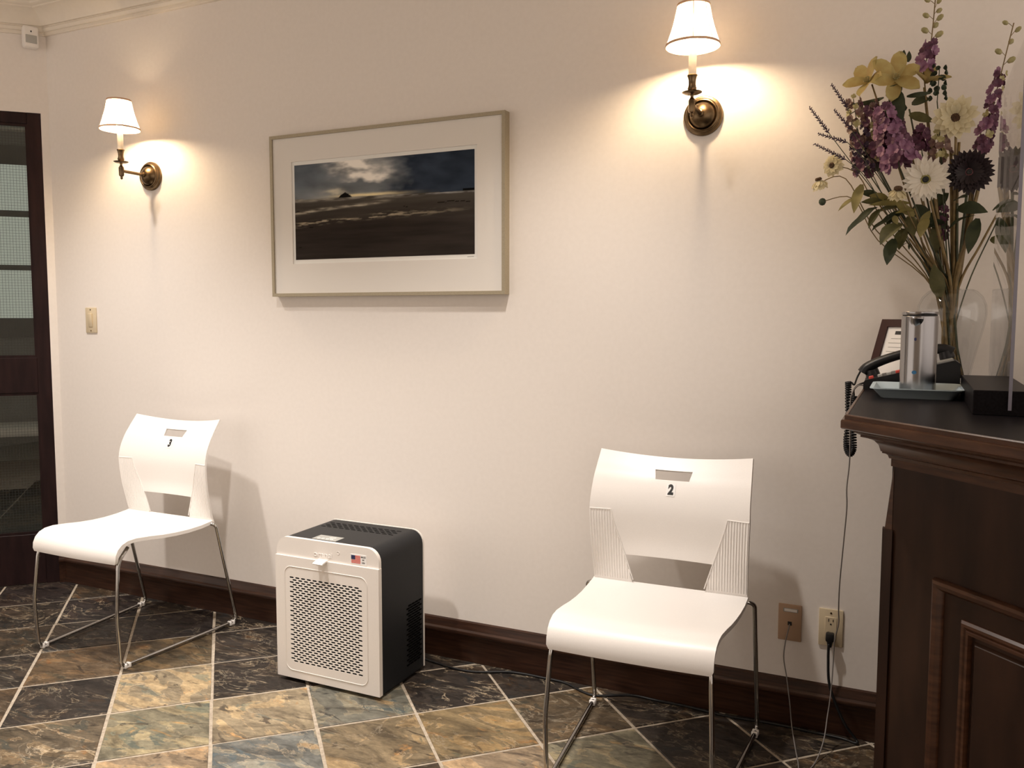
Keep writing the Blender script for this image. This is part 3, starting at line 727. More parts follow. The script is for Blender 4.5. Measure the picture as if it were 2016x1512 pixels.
obj('cavity', box((0, .0090, .225), (W_-.05, .002, .36)), 'charin', ap)
# perforated door
def perforated(w, z0, z1, ux0, ux1, uz0, uz1, nc, nr, sl, sh, yf, yb):
    v = []; f = []
    px = (ux1-ux0)/(nc+.5); pz = (uz1-uz0)/nr
    def quad(a, b, c, d): o = len(v); v.extend([a, b, c, d]); f.append((o, o+1, o+2, o+3))
    for (xa, xb, za, zb) in ((-w/2, w/2, z0, uz0), (-w/2, w/2, uz1, z1), (-w/2, ux0, uz0, uz1), (ux1, w/2, uz0, uz1)):
        quad((xa, yf, za), (xb, yf, za), (xb, yf, zb), (xa, yf, zb))
    for r in range(nr):
        za, zb = uz0+r*pz, uz0+(r+1)*pz; off = 0 if r % 2 else px/2
        if off: quad((ux0, yf, za), (ux0+off, yf, za), (ux0+off, yf, zb), (ux0, yf, zb))
        else: quad((ux1-px/2, yf, za), (ux1, yf, za), (ux1, yf, zb), (ux1-px/2, yf, zb))
        for c in range(nc):
            xa = ux0+off+c*px; xb = xa+px; cx, cz = (xa+xb)/2, (za+zb)/2
            hole = []
            for k in range(4): a = -PI/2+PI*k/3; hole.append((cx+sl/2-sh/2+math.cos(a)*sh/2, cz+math.sin(a)*sh/2))
            for k in range(4): a = PI/2+PI*k/3; hole.append((cx-sl/2+sh/2+math.cos(a)*sh/2, cz+math.sin(a)*sh/2))
            o = len(v); v.extend([(xa, yf, za), (xb, yf, za), (xb, yf, zb), (xa, yf, zb)]); v.extend([(x, yf, z) for x, z in hole]); v.extend([(x, yf+.0012, z) for x, z in hole])
            h = lambda i: o+4+(i % 8)
            f.extend([(o+1, o+2, h(3), h(2), h(1), h(0)), (o+2, o+3, h(4), h(3)), (o+3, o, h(7), h(6), h(5), h(4)), (o, o+1, h(0), h(7))])
            for i in range(8): f.append((h(i), h(i+1), o+12+(i+1) % 8, o+12+i))
    for (xa, xb) in ((-w/2, -w/2), (w/2, w/2)): quad((xa, yf, z0), (xb, yf, z1), (xb, yb, z1), (xa, yb, z0))
    for z in (z0, z1): quad((-w/2, yf, z), (w/2, yf, z), (w/2, yb, z), (-w/2, yb, z))
    return v, f
dr = obj('door_panel', perforated(W_+.004, .014, .4475, -.158, .152, .072, .378, 12, 36, .0184, .0053, -.006, .012), 'purewhite', ap)
ring = rrect(.345, .370, .028, 6); rg = [(x-.003, z+.2275) for x, z in ring]
pth = [V((x, -.006, z)) for x, z in rg]+[V((rg[0][0], -.006, rg[0][1]))]
obj('raised_border', tube(pth, .0016, 5, False), 'purewhite', dr, True)
tabp = [(0, .452), (-.010, .452), (-.030, .447), (-.034, .444), (-.033, .441), (-.028, .443), (-.008, .447), (0, .447)]
v, f = prism([(y, z) for y, z in tabp], -.020, .020); obj('pull_tab', ([(z-.012, x, y) for x, y, z in v], f), 'white', dr)
obj('brand_lettering', xf(thicken(*text_vf('oransi', .026, 1.25), .0016, (0, 0, 1)), Matrix.Translation((-.014, -.0016, .468)) @ Matrix.Rotation(PI/2, 4, 'X')), 'white', ap)
obj('brand_mark', xf(lathe([(.0045, 0), (.0060, 0), (.0060, .0008), (.0045, .0008), (.0045, 0)], 16, False), Matrix.Translation((.050, 0, .482)) @ Matrix.Rotation(PI/2, 4, 'X')), 'white', ap)
# flag sticker
SX, SZ = .133, .470
fs = obj('flag_sticker', box((SX, -.0004, SZ), (.064, .0008, .034)), 'sticker', ap)
for i in range(13):
    if i % 2 == 0:
        h = .026/13; z = SZ+.013-h*(i+.5); x0 = -.029 if i >= 7 else -.013
        obj('stripe', box2(SX+x0, SX+.008, -.0014, -.0008, z-h*.5, z+h*.5), 'red', fs)
obj('canton', box2(SX-.029, SX-.013, -.0015, -.0008, SZ-.001, SZ+.013), 'navy', fs)
for i, s in enumerate(('MADE', 'IN', 'USA')):
    obj('lettering', xf(text_vf(s, .0078, .9, .0002), Matrix.Translation((SX+.0195, -.0011, SZ+.0095-.0095*i)) @ Matrix.Rotation(PI/2, 4, 'X')), 'ink', fs)
# control panel and vents
cp = obj('control_panel', box((-.028, .048, AH+.0005), (.100, .052, .001)), 'greypanel', ap)
for i in range(4): obj('button_icon', xf(lathe([(.0035, 0), (.0055, 0), (.0055, .0006), (.0035, .0006), (.0035, 0)], 12, False), Matrix.Translation((-.058+.018*i, .036, AH+.001))), 'sticker', cp)
scr = join(box((-.012, .060, AH+.0012), (.022, .002, .0006)), box((-.012, .048, AH+.0012), (.022, .002, .0006)), box((-.022, .054, AH+.0012), (.002, .012, .0006)), box((-.002, .054, AH+.0012), (.002, .012, .0006)))
obj('display_outline', scr, 'sticker', cp)
slot = lambda: [(x, y) for x, y in rrect(.020, .0055, .0027, 3)]
sl = []
for r in range(5):
    for c in range(11 if r % 2 else 12):
        sl.append(mv(prism(slot(), AH-.002, AH+.0003), (-.150+.0265*c+(.013 if r % 2 else 0), .180+.0135*r, 0)))
vt = obj('top_vent', join(*sl), 'charin', ap); vt['kind'] = 'stuff'
sl = []
for r in range(24):
    for c in range(4):
        v, f = prism(slot(), -.0005, .0012); v = [(W_/2-.002+z, .178+.0225*c+x+(.011 if r % 2 else 0), .055+.0092*r+y) for x, y, z in v]; sl.append((v, f))
vt = obj('side_vent', join(*sl), 'charin', ap); vt['kind'] = 'stuff'

# ------------------------------------------------------------------ cords
def clampf(p, r): return V((p.x, min(p.y, -.030-r), r))
fl = [(835, 1300), (859, 1307), (894, 1318), (937, 1325), (995, 1325), (1032, 1327), (1067, 1335), (1111, 1346), (1147, 1364), (1176, 1372), (1243, 1369), (1300, 1370), (1360, 1395), (1430, 1412), (1520, 1425), (1590, 1442), (1655, 1456)]
R1 = .0042
pts = [V((-1.60, AYB+.004, .05)), V((-1.585, AYB+.035, .012))]+[clampf(atZ(*q), R1) for q in fl]
up = [clampf(atZ(1685, 1466), R1), V((-.110, -.045, .012)), V((-.140, -.046, .050)), V((-.170, -.042, .110)), V((-.190, -.040, .17)), V((-.195, -.036, .240)), V((-.195, -.034, .288))]
pc = thing('power_cord', 'black power cord running from the air purifier along the baseboard', 'cord', tuple(pts[0]))
o0 = pts[0]
obj('cable', tube([p-o0 for p in spline(pts+up, 6)], R1, 7), 'black', pc, True)
plug = join(bbox((0, -.018, .004), (.024, .022, .026), .004, 2), mv(lathe([(.006, -.020), (.009, -.004), (.010, .0)], 12), (0, -.020, -.006)))
obj('plug', mv(plug, V((-.193, -.008, .303))-o0), 'black', pc, 40)
# thin grey telephone lines
def line(name, label, world_pts, r, mt, per=8):
    P = [V(p) for p in world_pts]; P = [p if p.z > r else CPOS+(p-CPOS)*((CPOS.z-r-.001)/(CPOS.z-p.z)) for p in P]; o = P[0]
    ob = obj(name, tube([p-o for p in spline(P, per)], r, 6), mt, None, True); ob.location = o; return tag(ob, label, 'cord')
line('phone_line', 'thin grey phone line plugged into the tan wall jack', [(-.313, -.010, .322), atY(1553, 1236, -.022), atY(1546, 1265, -.030), atY(1543, 1296, -.034), atY(1549, 1335, -.038), atY(1555, 1385, -.042), atY(1559, 1430, -.055), atY(1566, 1475, -.085), V((atZ(1572, 1512).x, atZ(1572, 1512).y, .003)), V((atZ(1572, 1512).x+.01, atZ(1572, 1512).y-.12, .003))], .0019, 'cord_grey')

# ------------------------------------------------------------------ reception desk
ZT = 1.09
C0 = V((-.117, -.955)); FD = V((S2, -S2))                       # left front corner, direction of the angled front
FAR = C0+FD*1.15
rd = thing('reception_desk', 'dark walnut reception desk with panelled front and black top', 'desk', (C0.x, C0.y, 0))
def RL(vf): return mv(vf, (-C0.x, -C0.y, 0))
pathL = [(C0.x, -.004), (C0.x, C0.y), (FAR.x, FAR.y)]
def inset(o):
    """plan polygon of the desk set in by o from its left and front edges"""
    a = V((C0.x+o, C0.y+o*math.tan(PI/8))); b = a+FD*(1.15-o)
    return [(C0.x+o, -.004), (a.x, a.y), (b.x, b.y), (b.x+.35, b.y+.35), (1.15, -.004)]
# edge mouldings run along pathL; travel goes towards the viewer so the outside is on the right
def edge(prof, nm, mt):
    for i, s in enumerate(sweep(pathL, prof)):
        obj(nm, RL(s), mt, rd, 35)
edge([(-.06, ZT-.002), (-.012, ZT-.002), (-.010, ZT+.0005), (-.0065, ZT+.0005), (-.0045, ZT-.0015), (-.0045, ZT-.009), (.0005, ZT-.010), (.002, ZT-.0125), (.002, ZT-.0255), (0, ZT-.028), (-.06, ZT-.028)], 'top_edge', 'deskedge')
obj('worktop', RL(prism(inset(.0115), ZT-.026, ZT)), 'laminate', rd)
OV = .092; zc = ZT-.028
cr_ = [(-.10, zc)]+[(-.020, zc), (-.021, zc-.006), (-.030, zc-.0105), (-.0335, zc-.0115), (-.0335, zc-.0155), (-.045, zc-.0175), (-.058, zc-.0225), (-.066, zc-.031), (-.070, zc-.043), (-.0725, zc-.0435), (-.0725, zc-.0465), (-.078, zc-.0475), (-.083, zc-.051), (-.085, zc-.0565), (-.089, zc-.0575), (-.089, zc-.072), (-.10, zc-.072)]
edge(cr_, 'crown_moulding', 'deskedge')
obj('body', RL(prism(inset(OV), 0, zc)), 'desk', rd)
# front panel mouldings, on the angled face
BC = V((C0.x+OV, C0.y+OV*math.tan(PI/8)))                       # body corner
FN = V((-S2, -S2))                                              # outward normal of the front
def face(u, z, n=0.): p = BC+FD*u+FN*n; return (p.x-C0.x, p.y-C0.y, z)
def face_uz(px, py):
    p = on(px, py, (FN.x, FN.y, 0), FN.x*BC.x+FN.y*BC.y); return (V((p.x, p.y))-BC).dot(FD), p.z
u0, zt0 = face_uz(1842, 1136); u1, zt1 = face_uz(1893, 1190); u2, zt2 = face_uz(1908, 1205)
u0, zt0 = max(u0, .08), zt0
def framed(ua, ub, za, zb, prof_pts, nm, mt):
    """mitred moulding round a rectangle on the front face; prof (inward distance, height)"""
    cs = [(ua, zb, 1, -1), (ub, zb, -1, -1), (ub, za, -1, 1), (ua, za, 1, 1)]
    for i in range(4):
        A, B = cs[i], cs[(i+1) % 4]; n = len(prof_pts)
        v = [face(A[0]+A[2]*d, A[1]+A[3]*d, h) for d, h in prof_pts]+[face(B[0]+B[2]*d, B[1]+B[3]*d, h) for d, h in prof_pts]
        f = [(k, (k+1) % n, n+(k+1) % n, n+k) for k in range(n)]+[tuple(range(n-1, -1, -1)), tuple(range(n, 2*n))]
        obj(nm, (v, f), mt, rd, 35)
pw = u0+.40
g = max(u1-u0, .02)
framed(u0, pw, .14, zt0, [(0, 0), (0, .004), (.003, .011), (.008, .014), (.015, .012), (.019, .007), (.022, .002), (.022, 0)], 'panel_moulding', 'deskedge')
framed(u0+g+.004, pw-g-.004, .14+g, zt0-g, [(0, 0), (0, .003), (.004, .008), (.009, .008), (.013, .005), (.015, .009), (.020, .009), (.022, 0)], 'panel_moulding', 'deskedge')
fp = [face(u0+g+.03, .17+g, 0), face(pw-g-.03, .17+g, 0), face(pw-g-.03, zt0-g-.03, 0), face(u0+g+.03, zt0-g-.03, 0)]
fq = [face(u0+g+.036, .176+g, .006), face(pw-g-.036, .176+g, .006), face(pw-g-.036, zt0-g-.036, .006), face(u0+g+.036, zt0-g-.036, .006)]
obj('field_panel', (fp+fq, [(0, 1, 5, 4), (1, 2, 6, 5), (2, 3, 7, 6), (3, 0, 4, 7), (4, 5, 6, 7)]), 'desk', rd)
# corner trim strip left of the front face
zs_ = .865
v = [(OV-.014, OV*.414, 0), (OV+.004, OV*.414-.010, 0), (OV+.004, OV*.414+.012, 0), (OV-.014, OV*.414+.02, 0)]
tp = [(x, y, zs_) for x, y, z in v]
obj('corner_trim', (v+tp, [(3, 2, 1, 0), (4, 5, 6, 7)]+[(i, (i+1) % 4, 4+(i+1) % 4, 4+i) for i in range(4)]), 'desk', rd)
v2 = [(OV-.010, OV*.414+.002, zs_), (OV+.003, OV*.414-.004, zs_), (OV+.003, OV*.414+.012, zs_), (OV-.010, OV*.414+.02, zs_)]
t2 = [(OV+.002, OV*.414+.002, zc-.072), (OV+.003, OV*.414-.004, zc-.072), (OV+.003, OV*.414+.012, zc-.072), (OV+.002, OV*.414+.02, zc-.072)]
obj('corner_trim', (v2+t2, [(3, 2, 1, 0), (4, 5, 6, 7)]+[(i, (i+1) % 4, 4+(i+1) % 4, 4+i) for i in range(4)]), 'deskedge', rd)

# ------------------------------------------------------------------ on the desk
# sneeze guard: clear sheet standing in a dark block
sg = thing('sneeze_guard', 'clear acrylic sneeze guard standing in a dark block on the desk', 'sneeze guard', (.165, -.62, ZT))
obj('base_block', bbox((-.002, .004, .024), (.104, .466, .048), .0015, 1), M['laminate'], sg)
PXL = .007
obj('sheet', box2(PXL-.003, PXL+.003, -.238, .240, .012, .705), 'acrylic', sg)
obj('sheet_edge', box2(PXL-.003, PXL+.003, -.2402, -.238, .012, .705), 'acryedge', sg)
# pale blue tray
def ring_xy(w, d, r, z, n=5): return [(x, y, z) for x, y in rrect(w, d, r, n)]
def loft(rings, closed_bottom=True):
    v = []; f = []; n = len(rings[0])
    for r in rings: v += r
    for k in range(len(rings)-1):
        for i in range(n): f.append((k*n+i, k*n+(i+1) % n, (k+1)*n+(i+1) % n, (k+1)*n+i))
    if closed_bottom: f.append(tuple(range(n))); f.append(tuple((len(rings)-1)*n+i for i in range(n)))
    return v, f
ty = obj('foam_tray', loft([ring_xy(.150, .165, .014, 0), ring_xy(.186, .205, .02, .021), ring_xy(.198, .217, .024, .022), ring_xy(.198, .217, .024, .0245), ring_xy(.182, .201, .018, .0235), ring_xy(.148, .163, .013, .003)]), 'tray', None, 40)
ty.location = (.014, -.470, ZT); tag(ty, 'shallow pale blue foam tray under the steel soap dispenser', 'tray')
# soap dispenser
sd = thing('soap_dispenser', 'brushed steel cylindrical soap dispenser standing in the pale blue tray', 'soap dispenser', (.016, -.432, ZT+.0032), math.radians(-12))
obj('body', lathe([(0, 0), (.0395, 0), (.0405, .001), (.0405, .186), (.0395, .187), (0, .187)], 48, False), 'steel', sd, 40)
obj('gap_ring', lathe([(.0, .186), (.0385, .186), (.0385, .190), (0, .190)], 48, False), 'ink', sd, 40)
obj('lid', lathe([(0, .190), (.0400, .190), (.0405, .191), (.0405, .1965), (.0395, .1975), (0, .1975)], 48, False), 'steel', sd, 40)
v = []; f = []                                                # rounded spout lip below the lid
for k in range(6):
    h = k/5; r = .0165*math.sqrt(max(0, 1-h*h)); zz = .184-.021*h; pj = .010*(1-h)
    for i in range(9):
        a = PI*i/8; x = -math.cos(a)*r; v.append((x, -math.sqrt(.0405**2-x*x)-math.sin(a)*pj, zz))
for k in range(5):
    for i in range(8): f.append((k*9+i, k*9+i+1, (k+1)*9+i+1, (k+1)*9+i))
f.append(tuple(range(9)))
obj('spout', (v, f), 'steel', sd, True)
def wrap(vf, z): return [(math.sin(x/.0405)*.0409, -math.cos(x/.0405)*.0409, y+z) for x, y, _ in vf[0]], vf[1]
obj('lettering', wrap(text_vf('simplehuman', .0058, 1.0), .010), 'ink', sd)
dp_ = [(0.0055*math.cos(a), .0045*math.sin(a)) for a in [2*PI*i/14 for i in range(14)]]
obj('indicator', wrap(([(x, y, 0) for x, y in dp_], [tuple(range(14))]), .053), 'blue', sd)
obj('sensor_dot', wrap(([(x*.5, y*.9, 0) for x, y in dp_], [tuple(range(14))]), .132), 'navy', sd)
# desk telephone
ph = thing('desk_telephone', 'black desk telephone with lifted handset cradle behind the soap dispenser', 'telephone', (0, -.258, ZT))
px0, px1 = -.110, .112
v, f = prism([(px0, 0), (px1, 0), (px1, .072), (px1-.012, .080), (px0+.004, .024), (px0, .018)], -.075, .075)
obj('base', ([(x, z, y) for x, y, z in v], f), 'black', ph)
sl_ = math.atan2(.056, px1-px0-.016); RY = Matrix.Rotation(-sl_, 4, 'Y')
def on_top(x, y, h): return Matrix.Translation((x, y, .024+(x-px0-.004)*math.tan(sl_)+h)) @ RY
for i, (mt_) in enumerate(('red', 'greylens', 'greylens', 'red')):
    obj('key', xf(bbox((0, 0, 0), (.012, .010, .008), .0015, 1), on_top(-.092+.021*i, -.058, .003)), mt_, ph)
for r in range(4):
    for c in range(3): obj('key', xf(bbox((0, 0, 0), (.010, .012, .006), .0015, 1), on_top(-.030+.018*r, -.045+.018*c, .002)), 'greylens', ph)
obj('display', xf(box((0, 0, 0), (.045, .08, .004)), on_top(.075, -.015, .002)), 'greypanel', ph)
hs = spline([(-.122, 0, .0), (-.105, 0, .012), (-.06, 0, .020), (0, 0, .022), (.05, 0, .018), (.085, 0, .006), (.098, 0, -.006)], 5)
hm = Matrix.Translation((.0, .048, .072)) @ Matrix.Rotation(-sl_*1.12, 4, 'Y') @ Matrix.Scale(1.35, 4, (0, 1, 0))
obj('handset', xf(tube(hs, lambda t: .0165-.004*math.sin(PI*t), 10), hm), 'black', ph, 50)
obj('handset_cup', xf(join(mv(lathe([(.016, -.016), (.019, -.012), (.017, .006)], 16), (-.100, 0, -.004)), mv(lathe([(.016, -.016), (.019, -.012), (.017, .006)], 16), (.085, 0, -.004))), hm), 'black', ph, 40)
# small framed notice leaning behind the phone
nb = V((.866, -.5, 0)); lv = V((.038, .064, .176)); FB = V((-.113, -.118, ZT+.002))
nf = thing('notice_frame', 'small mahogany frame with a printed notice leaning behind the telephone', 'picture', tuple(FB))
lu = lv.normalized(); nn = nb.cross(lu).normalized(); NW, NH, NFW = .125, lv.length, .022
def NF(a, b, c): p = nb*a+lu*b+nn*c; return tuple(p)
def nbox(a0, a1, b0, b1, c0, c1): v, f = box2(a0, a1, b0, b1, c0, c1); return [NF(*p) for p in v], f
for r_ in ((0, NFW, 0, NH), (NW-NFW, NW, 0, NH), (NFW, NW-NFW, 0, NFW), (NFW, NW-NFW, NH-NFW, NH)):
    obj('frame_rail', nbox(r_[0], r_[1], r_[2], r_[3], -.008, .008), 'framewood', nf)
pg = obj('notice', nbox(NFW, NW-NFW, NFW, NH-NFW, -.002, .002), 'paper', nf)
for i in range(6):
    w_ = [.030, .045, .055, .050, .055, .035][i]
    obj('print_line', nbox(NW/2-w_/2, NW/2+w_/2, NH-NFW-.022-.013*i, NH-NFW-.0205-.013*i+(.009 if i == 0 else 0), .002, .0024), 'ink' if i == 0 else 'greypanel', pg)
# coiled handset cord hanging over the end of the desk
def coil(path, R, turns, n=12):
    P = spline(path, 8); L = len(P)-1; out = []
    N = int(turns*n)
    for i in range(N+1):
        t = i/N*L; k = min(int(t), L-1); p = P[k].lerp(P[k+1], t-k); d = (P[k+1]-P[k]).normalized()
        s = d.cross(V((0, 1, 0))); s = s.normalized() if s.length > .05 else V((1, 0, 0)); q = s.cross(d).normalized(); a = 2*PI*i/n
        out.append(p+(s*math.cos(a)+q*math.sin(a))*R)
    return out
YC = -.245
def cy(px, py, y=YC): return atY(px, py, y)
cpath = [cy(1670, 752), cy(1670, 772), cy(1670, 800), cy(1671, 830), cy(1667, 860), cy(1667, 882), cy(1673, 894), cy(1680, 884), cy(1680, 860), cy(1679, 830), cy(1680, 800), cy(1682, 780)]
lead1 = spline([V((-.118, -.197, ZT+.052)), cy(1688, 742, -.22), cy(1682, 757), cy(1676, 753), cpath[0]], 6)
lead2 = spline([cpath[-1], cy(1681, 768), cy(1690, 758, -.26), V((-.108, -.270, ZT+.014))], 6)
cl = coil(cpath, .0064, 56)
P = lead1[:-1]+cl+lead2[1:]
o0 = P[0]; cc_ = obj('coiled_cord', tube([p-o0 for p in P], .0026, 6), 'black', None, True); cc_.location = o0
tag(cc_, 'black coiled telephone cord hanging over the end of the desk', 'cord')
line('phone_line', 'thin grey phone line hanging from the desk past the power outlet', [V((-.108, -.285, ZT+.006)), atY(1690, 759, -.29), cy(1679, 772, -.285), cy(1674, 800, -.28), cy(1673, 900, -.27), cy(1667, 960, -.26), cy(1667, 1000, -.25), cy(1661, 1065, -.22), cy(1653, 1150, -.17), cy(1651, 1200, -.13), cy(1651, 1228, -.11), cy(1643, 1262, -.095), cy(1640, 1310, -.09), cy(1635, 1370, -.095), cy(1629, 1410, -.11), cy(1621, 1460, -.16), V((atZ(1603, 1506).x, atZ(1603, 1506).y, .003)), V((atZ(1603, 1506).x-.03, atZ(1603, 1506).y-.10, .003))], .0019, 'cord_grey')

# ------------------------------------------------------------------ vase and flowers
VX, VY = .095, -.108
vs = thing('glass_vase', 'clear glass vase holding the mixed bouquet on the desk', 'vase', (VX, VY, ZT))
vo = [(0, 0), (.045, 0), (.049, .004), (.050, .02), (.057, .06), (.068, .11), (.080, .16), (.0855, .195), (.084, .220), (.074, .243), (.060, .257), (.051, .262)]
vi = [(.048, .261), (.057, .254), (.071, .240), (.081, .219), (.0825, .195), (.077, .16), (.065, .11), (.054, .06), (.047, .022), (.040, .014), (0, .014)]
obj('glass', lathe(vo+vi, 48, False), 'vaseglass', vs, 50)
MOUTH = V((VX, VY, ZT+.262))
rf = random.Random(11)
def petal_mesh(name, L, W, cup, mt, tip=.5, nl=5, droop=0., notch=False):
    """petal along +x from the origin, face up +z"""
    v = []; f = []
    for i in range(nl+1):
        t = i/nl; w = W*(math.sin(PI*min(1, (t*.82+.10)**(1.0+tip*.6)))**.75 if t < 1 else .12); x = L*t
        z = cup*math.sin(t*PI*.6)-droop*t*t
        for j in (-1, 0, 1): v.append((x-(.04*L if (j and t == 1 and notch) else 0), j*w*.5, z+abs(j)*W*.10))
    for i in range(nl):
        for j in range(2): a = i*3+j; f.append((a, a+1, a+4, a+3))
    return make_mesh(name, (v, f), mt, True)
def basis(n, spin=0.):
    n = V(n).normalized(); a = n.cross(V((0, 0, 1)))
    if a.length < .05: a = V((1, 0, 0))
    a.normalize(); b = n.cross(a)
    return Matrix(((a.x, b.x, n.x, 0), (a.y, b.y, n.y, 0), (a.z, b.z, n.z, 0), (0, 0, 0, 1))) @ Matrix.Rotation(spin, 4, 'Z')
def tocam(p, dx=0., dz=0.):
    d = (CPOS-p).normalized(); return (d+CR*dx+V((0, 0, dz))).normalized()
def stem_path(base, head, sag=.0, out=None):
    """from inside the vase through its mouth to the head"""
    mo = MOUTH+V(((head.x-VX)*.16, (head.y-VY)*.16, 0)); mo.x = max(VX-.036, min(VX+.036, mo.x)); mo.y = max(VY-.03, min(VY+.03, mo.y))
    mo += V((rf.uniform(-.010, .010), rf.uniform(-.010, .010), 0))
    mid = mo.lerp(head, .5)+V((0, 0, .25*sag+.04*abs(head.x-VX)))
    pts = [base, mo, mid]
    if out: pts.append(out)
    return spline(pts+[head], 5)
def plant(name, label, cat, head, group=None, r=.0026, mt='stem', out=None, sag=0.):
    b = V((VX-(head.x-VX)*.06+rf.uniform(-.022, .022), VY+rf.uniform(-.022, .022), ZT+.022))
    t = thing(name, label, cat, tuple(b), 0, group)
    path = stem_path(b, head, sag, out)
    obj('stem', tube([p-b for p in path], lambda q: r*(1.15-.35*q), 6), mt, t, True)
    return t, b, path
def leaf_vf(p0, p1, w, side, curl=.0, wave=.0):
    """leaf blade from p0 to p1, width w, side = direction across"""
    a = p1-p0; L = a.length; a.normalize(); s = (V(side)-a*V(side).dot(a)).normalized(); n = a.cross(s); v = []; f = []
    for i in range(7):
        t = i/6; ww = w*math.sin(PI*min(1., .06+t*.94))**.8*(1-.25*t) if i < 6 else w*.03
        c = p0+a*(L*t)+n*(curl*L*math.sin(PI*t)+wave*math.sin(t*9))
        for j in (-1, 0, 1): v.append(tuple(c+s*(j*ww*.5)+n*(abs(j)*ww*.14+wave*.4*math.sin(t*11+j))))
    for i in range(6):
        for j in range(2): q = i*3+j; f.append((q, q+1, q+4, q+3))
    return v, f
def add_leaf(t, b, q0, q1, w, mt='leaf', y0=-.16, y1=-.18, curl=.06, wave=0.):
    p0 = atY(*q0, y0)-b; p1 = atY(*q1, y1)-b
    return obj('leaf', leaf_vf(p0, p1, w*1.3, CR*.8+V((0, -.4, .3)), curl, wave), mt, t, True)
def put(t, b, name, me, M_): o = obj(name, me, None, t); o.matrix_local = Matrix.Translation(-b) @ M_; return o
def daisy(name, label, px, py, y, R, n_dir, petal, count, layers, disc_r, disc_mt, ring_mt=None, cup=.004, tilt=8, stem='stem', r=.0028, cat='flower', group=None, out=None):
    P = atY(px, py, y); t, b, path = plant(name, label, cat, P-V(n_dir)*.006, group, r, stem, out)
    Bs = Matrix.Translation(P) @ basis(n_dir)
    for L in range(layers):
        sc = 1-.17*L
        for i in range(count):
            a = 2*PI*(i+.5*L+rf.uniform(-.18, .18))/count
            put(t, b, 'petal', petal, Bs @ Matrix.Translation((0, 0, .0016*L)) @ Matrix.Rotation(a, 4, 'Z') @ Matrix.Rotation(-math.radians(tilt+9*L+rf.uniform(-5, 5)), 4, 'Y') @ Matrix.Translation((disc_r*.45, 0, 0)) @ Matrix.Scale(sc*rf.uniform(.94, 1.05), 4))
    put(t, b, 'flower_centre', make_mesh('flower_centre', lathe([(0, -.003), (disc_r, -.002), (disc_r, .003), (disc_r*.75, .006), (disc_r*.3, .005), (0, .004)], 20, False), disc_mt, True), Bs @ Matrix.Translation((0, 0, .0015*layers)))
    if ring_mt:
        put(t, b, 'centre_ring', make_mesh('centre_ring', lathe([(disc_r*.95, 0), (disc_r*1.55, .001), (disc_r*1.6, .003), (disc_r*1.2, .0055), (disc_r*.95, .005), (disc_r*.95, 0)], 22, False), ring_mt, True), Bs @ Matrix.Translation((0, 0, .0015*layers)))
    put(t, b, 'calyx', make_mesh('calyx', lathe([(.001, -.012), (.006, -.009), (.009, -.003), (.004, -.001), (0, -.001)], 10, False), 'leaf', True), Bs)
    return t, b, path
pm_white = petal_mesh('petal', .056, .0135, .003, 'whitep', .9)
pm_cream = petal_mesh('petal', .050, .020, .006, 'cream', .9)
pm_dark = petal_mesh('petal', .056, .0150, .004, 'darkp', .9)
pm_small = petal_mesh('petal', .028, .0140, .003, 'cream', .8, droop=.008)
pm_hell = petal_mesh('petal', .066, .036, .007, 'hell', .35, 6, droop=.010)
P = atY(1822, 353, -.20)
t, b, _ = daisy('gerbera_daisy', 'white gerbera daisy with dark green-ringed centre in the vase', 1822, 353, -.20, .07, tocam(P, .05, -.05), pm_white, 21, 2, .0085, 'ink', 'discg', stem='stem', r=.0044)
P = atY(1882, 232, -.17)
daisy('zinnia', 'cream zinnia with brown centre, highest pale bloom in the vase', 1882, 232, -.17, .07, tocam(P, -.15, .10), pm_cream, 14, 3, .014, 'disc', None, tilt=4, stem='stem', r=.0044)
P = atY(1908, 338, -.16)
daisy('gerbera_daisy', 'dark burgundy gerbera daisy beside the white gerbera in the vase', 1908, 338, -.16, .07, tocam(P, .02, -.03), pm_dark, 28, 3, .0075, 'ink', 'discp', stem='stemg', r=.0046)
P = atY(1640, 326, -.17)
daisy('cosmos_daisy', 'small cream daisy facing sideways on the outermost vase stem', 1640, 326, -.17, .03, (tocam(P)+V((-.5, 0, .15))).normalized(), pm_small, 12, 3, .008, 'disc', None, tilt=2, r=.0018, out=atY(1690, 345, -.15))
P = atY(1612, 356, -.19)
daisy('cosmos_daisy', 'drooping cream daisy with brown cone, above the dark bud', 1612, 356, -.19, .03, (V((-.25, -.15, 1.0))).normalized(), pm_small, 12, 2, .009, 'disc', None, tilt=-42, r=.0017, out=atY(1665, 352, -.17))
P = atY(1768, 374, -.215)
daisy('cosmos_daisy', 'drooping cream daisy with brown cone touching the white gerbera', 1768, 374, -.215, .03, (tocam(P)*.45+V((.1, 0, 1))).normalized(), pm_small, 13, 2, .011, 'disc', None, tilt=-38, r=.0018)
# closed bud on a long side stem
P = atY(1619, 397, -.18); t, b, _ = plant('flower_bud', 'round dark green flower bud on a thin side stem', 'flower', P, None, .0016, 'stem', atY(1680, 391, -.17))
put(t, b, 'bud', make_mesh('bud', lathe([(0, -.011), (.006, -.009), (.0095, -.003), (.0095, .003), (.006, .008), (0, .010)], 14, False), 'pod', True), Matrix.Translation(P))
for k in range(4): put(t, b, 'sepal', petal_mesh('sepal', .016, .010, .003, 'palegreen', .2, 3), Matrix.Translation(P+V((.008, 0, 0))) @ basis((-1, -.2, 0)) @ Matrix.Rotation(k*PI/2, 4, 'Z') @ Matrix.Rotation(-math.radians(65), 4, 'Y'))
add_leaf(t, b, (1690, 388), (1650, 416), .020, 'leafy'); add_leaf(t, b, (1697, 363), (1681, 420), .026, 'leafy', -.17, -.2)
